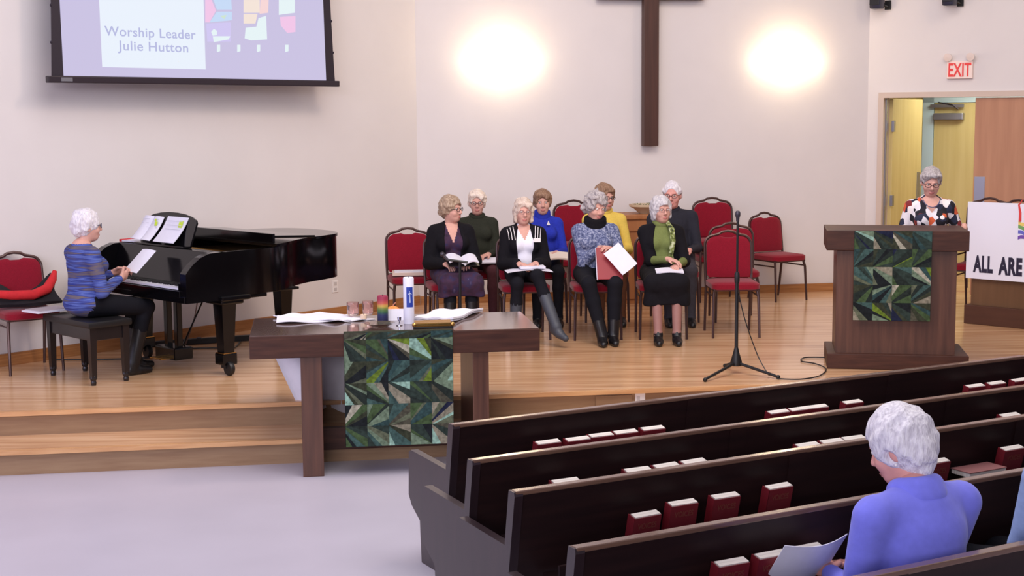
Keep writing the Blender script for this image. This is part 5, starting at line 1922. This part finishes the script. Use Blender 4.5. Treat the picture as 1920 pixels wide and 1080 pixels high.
def collar(m, r=0.066, h=0.05, name='collar', dz=0.0, rt=0.016):
    def f(root, P):
        d = P['_']
        NB, M_ = d['NB'], d['RT']
        sd = Sdf()
        n_ = 18
        lv = 2 if h < 0.045 else 3
        for k in range(lv):
            z = -0.005 + dz + h * k / (lv - 1)
            rr = r * (1 - 0.16 * k / lv)
            ring = [NB + M_ @ V3(rr * math.cos(a), rr * math.sin(a) * 0.95 - 0.010 * k / lv, z - 0.022 * max(0, -math.sin(a))) for a in [2 * math.pi * q / n_ for q in range(n_)]]
            for q in range(n_):
                sd.cap(ring[q], ring[(q + 1) % n_], rt, rt, 'm', 0.02)
        np_mesh(name, [(sd, 0.0055, None)], {'m': m}, root, smooth_it=2)
    return f


def skirt(m, length_y=-0.46, drop=0.16, name='skirt', w=0.19):
    def f(root, P):
        d = P['_']
        b = d['base']
        sk = Sdf()
        kn = P.get('knees', ((-0.10, -0.43, P.get('seat', 0.485) + 0.035), (0.10, -0.43, P.get('seat', 0.485) + 0.035)))
        k0, k1 = V3(*kn[0]), V3(*kn[1])
        sk.ell(b + V3(0, 0.01, 0.01), (0.19, 0.15, 0.115), 'k', 0.04)
        for q in range(5):
            t = q / 4
            hp = b + V3(-0.09 + 0.18 * t, 0, -0.01)
            kk = k0 * (1 - t) + k1 * t + V3((t - 0.5) * 0.05, -0.02, -0.005)
            sk.cap(hp, kk, 0.092, 0.078, 'k', 0.05)
            sk.cap(kk + V3(0, 0.01, 0), kk + V3((t - 0.5) * 0.05, 0.02, -drop), 0.075, 0.068, 'k', 0.04)
        sk.ell((k0 + k1) / 2 + V3(0, 0.10, -drop - 0.10), (0.3, 0.4, 0.09), 'k', 0.01, sub=True)
        np_mesh(name, [(sk, 0.009, wob(40, 0.003))], {'k': m}, root)
    return f


def seatloc(k, dy=0.06):
    x, y, rz = SEATS[k]
    return (x - math.sin(rz) * -dy * 0 + dy * -math.sin(rz) * 1.0 * -1 * 0 + math.sin(rz) * 0, y, HS), rz


def at_seat(k):
    x, y, rz = SEATS[k]
    return (x, y, HS), rz


# ---- A: front row left, purple dress
loc, rz = at_seat('A')
P = lap(dict(s=1.0, lean=0.05, head=(0.85, 0.02, -0.03), hair=dict(mat=H_BLOND, th=0.018, amp=0.007, freq=80, fringe=False, line=0.066), glasses=True, top=M_PURP, sleeve=M_PURP, pants=M_PURP, shin=M_NAVYP, skirt=True,
             override=vneck(0.17, 0.062), long_top=True, skin=M_SKIN, boots=True, build=1.05, knees=((-0.085, -0.42, 0.53), (0.10, -0.42, 0.53)),
             wrists=((-0.11, -0.25, 0.68), (0.12, -0.30, 0.70)), hdir=((0.5, -0.8, -0.25), (-0.55, -0.8, -0.15)),
             extra=[skirt(M_PURP, drop=0.10, name='dress_skirt'), lambda r, P: cardigan(r, P, M_BLKC, open_w=0.085)]))
person('woman with short ash blond hair in a purple dress and black cardigan, front row left', loc, rz, P)
bk = thing('open_songbook', 'open white songbook held by the woman in the purple dress', 'book', wpos(loc, rz, (0.03, -0.38, 0.685)), rz)
for s_ in (-1, 1):
    MB().sheet(lambda u, v: (s_ * 0.13 * u, (v - 0.5) * 0.19, 0.035 * math.sin(math.pi * u * 0.8) + 0.05 * v), 6, 3, th=0.008).build('page_block', M_PAPER, bk, smooth=True)
MB().sheet(lambda u, v: (-0.135 + 0.27 * u, -0.10 + 0.20 * v, -0.008 + 0.05 * v), 2, 2, th=0.003).build('cover', M_BLACK, bk)

# ---- B: second row, white hair, dark olive sweater
loc, rz = at_seat('B')
P = lap(dict(head=(-0.1, 0.06, 0), hair=dict(mat=H_WARMW, th=0.018, amp=0.006, line=0.07, fringe=True, ears=1), glasses=True, top=M_OLIVE, pants=M_MAROON, build=1.06, override=crew(0.445), extra=[collar(M_OLIVE, 0.062, 0.03)]))
person('woman with warm white hair and glasses in a dark olive sweater, second row', loc, rz, P)
papers('song_sheet', 'white booklet in the lap of the woman in dark olive', 'booklet', wpos(loc, rz, (0.05, -0.36, 0.625)), 0.15, rz, 0.24, 0.18, 0.014)

# ---- C: front row, white top, black cardigan with stripes, legs crossed
loc, rz = at_seat('C')
M_GBOOT = mat('grey_boot', (58, 62, 72), 0.5)
P = lap(dict(s=0.97, lean=0.03, head=(0.05, 0.04, 0.04), hair=dict(mat=H_PBLON, th=0.020, amp=0.005, bob=0.05, line=0.064, fringe=True), glasses=mat('glasses_pale', (150, 110, 110), 0.4), top=M_WTOP2, pants=M_NAVYP,
             override=vneck(0.13, 0.07), knees=((-0.11, -0.42, 0.53), (0.06, -0.45, 0.60)), ankles=((-0.13, -0.40, 0.085), (0.20, -0.62, 0.17)), toes=((-0.1, -1, 0), (0.55, -0.75, -0.35)), flat=(1, 0), shoe=M_GBOOT, boots=True,
             wrists=((-0.085, -0.25, 0.69), (0.085, -0.25, 0.69))))


def badge(root, P):
    d = P['_']
    cardigan(root, P, M_BLKC, open_w=0.082)
    T = d['T']
    p = T(0.105, -0.165, 0.33)
    MB().box((0, 0, 0), (0.065, 0.006, 0.036), bev=0.002).build('name_badge', M_WHITE, root, loc=tuple(p))
    for q in (-1, 1):
        st = MB()
        for k in range(3):
            x = 0.09 + 0.026 * k
            st.tube([tuple(T(q * x, -0.135 + 0.016 * k, 0.33)), tuple(T(q * (x + 0.006), -0.115 + 0.012 * k, 0.39)), tuple(T(q * (x + 0.014), -0.063 + 0.005 * k, 0.448 - 0.012 * k))], 0.0034, seg=6)
        st.build('shoulder_stripes', M_WHITE, root)


P['extra'] = [badge]
person('smiling woman with pale blond bob in white top and black cardigan, legs crossed', loc, rz, P)
bk = thing('song_folder', 'white songbook with loose sheets in the lap of the smiling blond woman', 'book', wpos(loc, rz, (0.0, -0.33, 0.632)), rz)
MB().sheet(lambda u, v: (-0.20 + 0.40 * u, -0.12 + 0.22 * v, 0.02 * math.sin(math.pi * u)), 6, 2, th=0.004).build('loose_sheet', M_PAPER, bk, smooth=True)
MB().box((0.03, 0, 0.033), (0.22, 0.17, 0.02), bev=0.003).build('page_block', M_PAPER, bk)

# ---- D: second row, royal blue
loc, rz = at_seat('D')
P = lap(dict(head=(-0.05, 0.05, 0), hair=dict(mat=H_BROWN, th=0.020, amp=0.005, line=0.066, fringe=True), top=M_ROYAL, pants=M_NAVYP, wrists=((-0.08, -0.26, 0.68), (0.10, -0.26, 0.68)),
             extra=[collar(M_ROYAL, 0.062, 0.06)]))


def pin(root, P):
    p = P['_']['T'](0.045, -0.125, 0.385)
    MB().add([(-0.017, 0, -0.02), (0.017, 0, -0.02), (0.0, 0, 0.022), (-0.017, 0.006, -0.02), (0.017, 0.006, -0.02), (0, 0.006, 0.022)], [(0, 1, 2), (5, 4, 3), (0, 3, 4, 1), (1, 4, 5, 2), (2, 5, 3, 0)]).build('pin', M_WHITE, root, loc=tuple(p))


P['extra'].append(pin)
person('woman with light brown hair in a royal blue turtleneck, second row', loc, rz, P)
papers('song_sheet', 'cream open book held by the woman in royal blue', 'book', wpos(loc, rz, (0.10, -0.36, 0.66)), 0.25, rz, 0.26, 0.18, 0.016, mat('cream_pages', (222, 208, 196), 0.8), 0.015)

# ---- E: front row, curly grey hair, blue-grey knit, red folder
loc, rz = at_seat('E')
P = lap(dict(s=1.03, lean=0.04, head=(0.42, 0.28, 0.05), hair=dict(mat=H_GREY, th=0.026, amp=0.013, freq=75, line=0.060), top=M_KNIT, pants=M_NAVYP, build=1.12, boots=True,
             knees=((-0.11, -0.44, 0.53), (0.12, -0.44, 0.53)), ankles=((0.0, -0.50, 0.085), (0.10, -0.46, 0.085)), leg_r=1.15,
             wrists=((0.02, -0.24, 0.82), (0.13, -0.27, 0.80)), hdir=((0.9, -0.4, 0.0), (-0.7, -0.6, 0.35)), palm=((0, -0.5, -0.8), (0.2, 0.3, -0.8)), thumb=((0.3, -0.3, 0.9), (0.2, -0.5, 0.8)),
             extra=[collar(M_BLKC, 0.078, 0.07, 'cowl_collar', dz=-0.02, rt=0.024)]))
person('woman with curly grey hair in a blue-grey knit sweater looking down, front row', loc, rz, P)
fd = thing('red_folder', 'red folder with white edge held on the lap of the curly-haired woman', 'folder', wpos(loc, rz, (0.075, -0.40, 0.70)), rz)
fd.rotation_euler = (R_(-24), 0, rz)
MB().box((0, 0, 0), (0.22, 0.012, 0.29), bev=0.003).build('cover', mat('folder_red', (140, 26, 40), 0.5), fd)
MB().box((-0.108, 0.010, 0), (0.016, 0.014, 0.29), bev=0.002).build('page_edge', M_PAPER, fd)
o = MB().sheet(lambda u, v: ((u - 0.5) * 0.17, 0.012 * math.sin(3 * u), (v - 0.5) * 0.25), 5, 5, th=0.003).build('white_sheet', M_PAPER, smooth=True)
o.matrix_world = Tr(*wpos(loc, rz, (0.165, -0.445, 0.745))) @ Rz(rz) @ Matrix.Rotation(R_(-26), 4, 'X') @ Matrix.Rotation(R_(-38), 4, 'Y')
tag(o, 'white sheet held tilted in front of the red folder', 'paper')

# ---- F: second row, yellow sweater
loc, rz = at_seat('F')
P = lap(dict(s=1.06, head=(0.45, 0.05, 0.03), hair=dict(mat=H_BROWN, th=0.020, amp=0.005, bob=0.02, line=0.064, fringe=True), glasses=True, top=M_YELL, pants=M_BROWNP, build=1.05, wrists=((-0.03, -0.27, 0.70), (0.13, -0.26, 0.70)),
             extra=[collar(M_YELL, 0.066, 0.04)]))
person('woman with brown hair in a yellow sweater behind the curly-haired woman', loc, rz, P)

# ---- G: front row right, grey bob, green top, black skirt
loc, rz = at_seat('G')
P = lap(dict(s=0.98, head=(0.28, 0.02, -0.02), hair=dict(mat=H_SILV, th=0.022, amp=0.006, bob=0.03, line=0.066), top=M_GREEN, pants=M_BLKC, skirt=True, shin=M_STOCK, ankle_r=0.036, leg_r=0.92,
             wrists=((0.03, -0.29, 0.72), (0.12, -0.30, 0.675)), hdir=((0.8, -0.55, -0.15), (-0.4, -0.85, -0.2)), glasses=mat('glasses_pale', (150, 110, 110), 0.4),
             knees=((-0.085, -0.42, 0.53), (0.095, -0.42, 0.53)), ankles=((-0.075, -0.50, 0.085), (0.085, -0.50, 0.085)),
             extra=[skirt(M_BLKC, drop=0.17), lambda r, P: cardigan(r, P, M_BLKC, open_w=0.085, sleeve=0.05), collar(M_GREEN, 0.062, 0.04)]))


def scarf(root, P):
    T = P['_']['T']
    mb = MB()
    mb.tube([tuple(T(0.05, -0.04, 0.46)), tuple(T(0.085, -0.12, 0.40)), tuple(T(0.09, -0.165, 0.30)), tuple(T(0.07, -0.165, 0.18)), tuple(T(0.09, -0.16, 0.10))], [0.02, 0.026, 0.024, 0.022, 0.018], seg=8)
    mb.build('scarf', ramp_mat('scarf_print', [(0.35, (40, 44, 34)), (0.5, (116, 128, 62)), (0.65, (190, 196, 160))], scale=(40, 40, 40), rough=0.9), root, smooth=True)


P['extra'].append(scarf)
person('woman with silver bob in green top, black cardigan and black skirt, front row', loc, rz, P)
papers('song_sheet', 'folded white papers in the lap of the woman in the black skirt', 'paper', wpos(loc, rz, (0.03, -0.40, 0.632)), 0.2, rz, 0.24, 0.13, 0.008, None, 0.01)

# ---- H: second row, man
loc, rz = at_seat('H')
P = lap(dict(s=1.10, male=True, head=(-0.25, 0.12, 0), hair=dict(mat=H_WHITE, th=0.006, amp=0.0025, line=0.078, ears=1), glasses=True, top=M_DSHIRT, pants=M_GREYP, skin=M_SKINP, side=-0.06, build=1.05,
             wrists=((-0.08, -0.30, 0.70), (0.10, -0.30, 0.70)), extra=[collar(M_DSHIRT, 0.064, 0.03)]))
person('man with white thinning hair and glasses in a dark shirt, second row', loc, rz, P)

# ---- pianist
PBL = (-3.225, 10.87, HS)
PRZ = PA_ + math.pi                       # faces the keyboard
PRZ = math.atan2(0.71, -0.70) - math.pi / 2 - math.pi / 2 - math.pi / 2
fw_dir = np.array([0.71, 0.70])
PRZ = math.atan2(fw_dir[0], -fw_dir[1])
P = dict(s=1.02, seat=0.50, lean=0.0, hoff=V3(0, -0.05, 0.135), head=(-0.16, 0.04, 0), hair=dict(mat=H_WHITE, th=0.020, amp=0.005, freq=85, line=0.068, fringe=False), glasses=mat('glasses_blue', (70, 70, 96), 0.4), top=M_STRIPE, pants=M_NAVYP, build=1.12, long_top=True,
         wrists=((-0.10, -0.22, 0.76), (0.05, -0.24, 0.79)), hdir=((0.35, -0.9, 0.25), (-0.35, -0.9, 0.2)), palm=((0.8, 0.1, 0.3), (-0.6, 0.1, -0.6)), thumb=((0.1, -0.1, 1), (0, -0.3, 1)), curl=(1.1, 1.0), boots=True,
         knees=((-0.12, -0.43, 0.52), (0.10, -0.43, 0.52)), ankles=((-0.10, -0.30, 0.085), (0.10, -0.44, 0.085)), override=crew(0.442), elbow=((-0.5, 0.8, -0.6), (0.5, 0.8, -0.6)))
person('white-haired woman in a striped blue sweater seated at the piano holding a sheet', PBL, PRZ, P)
o = MB().sheet(lambda u, v: ((u - 0.5) * 0.20, 0.01 * math.sin(3 * u), (v - 0.0) * 0.24), 5, 5, th=0.002).build('song_sheet', M_PAPER, smooth=True)
o.matrix_world = Tr(*wpos(PBL, PRZ, (-0.04, -0.34, 0.79))) @ Rz(PRZ) @ Matrix.Rotation(R_(48), 4, 'X')
tag(o, 'white printed sheet held up by the pianist', 'paper')
st = MB().box((-0.02, -0.004, 0.19), (0.07, 0.002, 0.02))

# ---- woman standing behind the lectern
sx_, sy_ = 3.42, 11.76
P = dict(s=1.0, stand=True, hip=0.84, head=(-0.05, 0.32, 0), hair=dict(mat=H_GREY, th=0.009, amp=0.004, freq=90, line=0.074, fringe=True, ears=1), glasses=True, top=M_FLORAL, sleeve=M_FLORAL, pants=M_FLORAL, shin=M_NAVYP, long_top=True, build=1.05, lean=0.06,
         override=vneck(0.12, 0.085), wrists=((-0.17, -0.20, 0.97), (0.245, -0.17, 1.055)), hdir=((0.3, -0.9, -0.1), (0.0, -0.5, -0.85)), palm=((0, 0, -1), (-1, 0, 0)), thumb=((1, 0, 0), (0, -0.9, 0.4)), elbow=((-0.35, 0.6, -0.9), (0.35, 0.6, -0.9)))


def necklace(root, P):
    T = P['_']['T']
    MB().tube([tuple(T(0.07 * math.sin(a), -0.045 - 0.075 * math.cos(a) ** 1, 0.455 - 0.075 * math.cos(a))) for a in [(-1.3 + 2.6 * k / 14) for k in range(15)]], 0.004, seg=6).build('necklace', mat('bead_blue', (60, 66, 110), 0.3), root)
    b = P['_']['base']
    sk = Sdf()
    sk.ell(b + V3(0, 0.0, -0.02), (0.18, 0.15, 0.14), 'k', 0.05)
    sk.cap(b + V3(0, 0, -0.05), b + V3(0, 0, -0.50), 0.17, 0.22, 'k', 0.05)
    np_mesh('skirt', [(sk, 0.011, wob(30, 0.006))], {'k': M_FLORAL}, root)


P['extra'] = [necklace]
person('woman with cropped grey hair in a floral blouse standing at the lectern, reading', (sx_, sy_, HS), -0.12, P)

# ---- foreground woman seen from behind
fp = PD * 3.72 + PNn * (PCS[4] + 0.27)
FRZ = PW + math.pi
P = dict(s=1.15, seat=0.368, lean=0.20, build=1.20, sh=0.188, head=(0.38, 0.42, 0.0), hoff=V3(0, -0.075, 0.115), hair=dict(mat=H_WHITE, th=0.024, amp=0.006, freq=55, line=0.062, nape=1, ears=1), top=M_PERI, pants=M_NAVYP, long_top=True, res=0.008, hres=0.0042,
         elbow=((-0.3, 0.5, -1), (0.3, 0.5, -1)), wrists=((-0.05, -0.38, 0.56), (0.12, -0.38, 0.57)), hdir=((0.3, -0.9, 0.0), (-0.3, -0.9, 0.0)), palm=((0.4, 0, -0.8), (-0.4, 0, -0.8)), thumb=((0.5, 0, 0.6), (-0.5, 0, 0.6)), override=crew(0.452), skin=M_SKINP)


def fg_bits(root, P):
    d = P['_']
    collar(M_PERI, 0.082, 0.045, 'shawl_collar', dz=-0.02, rt=0.022)(root, P)
    HP = d['HP']
    for q in (-1, 1):
        MB().ball(tuple(HP(q * 0.079, 0.004, -0.046)), 0.006, seg=8).build('earring', mat('pearl', (232, 226, 224), 0.2), root, smooth=True)


P['extra'] = [fg_bits]
floc = (fp[0], fp[1], 0.0)
person('white-haired woman in a periwinkle cardigan seen from behind, head bowed, in the pews', floc, FRZ, P)
o = MB().sheet(lambda u, v: ((u - 0.5) * 0.30, 0.03 * math.sin(math.pi * u), (v - 0.5) * 0.26), 8, 5, th=0.003).build('song_sheet', M_PAPER, smooth=True)
o.matrix_world = Tr(*wpos(floc, FRZ, (0.235, -0.40, 0.625))) @ Rz(FRZ) @ Matrix.Rotation(R_(-35), 4, 'X')
tag(o, 'large white sheet held by the woman in periwinkle', 'paper')

# ---- sliver of another worshipper at the right edge
fp2 = PD * 4.50 + PNn * (PCS[4] + 0.30)
P = lap(dict(s=1.08, seat=0.44, lean=0.05, build=1.12, sh=0.18, head=(0, 0.1, 0), hair=dict(mat=H_GREY, th=0.018, amp=0.006, line=0.066), top=M_PBLUE, pants=M_NAVYP, long_top=True,
             elbow=((-0.5, 0.6, -0.9), (1.0, 0.35, -0.6)), wrists=((-0.16, -0.2, 0.60), (-0.05, -0.2, 0.60)), override=crew(0.442)))
person('worshipper in a pale blue jacket, only a sleeve showing at the right edge', (fp2[0], fp2[1], 0.0), FRZ, P)
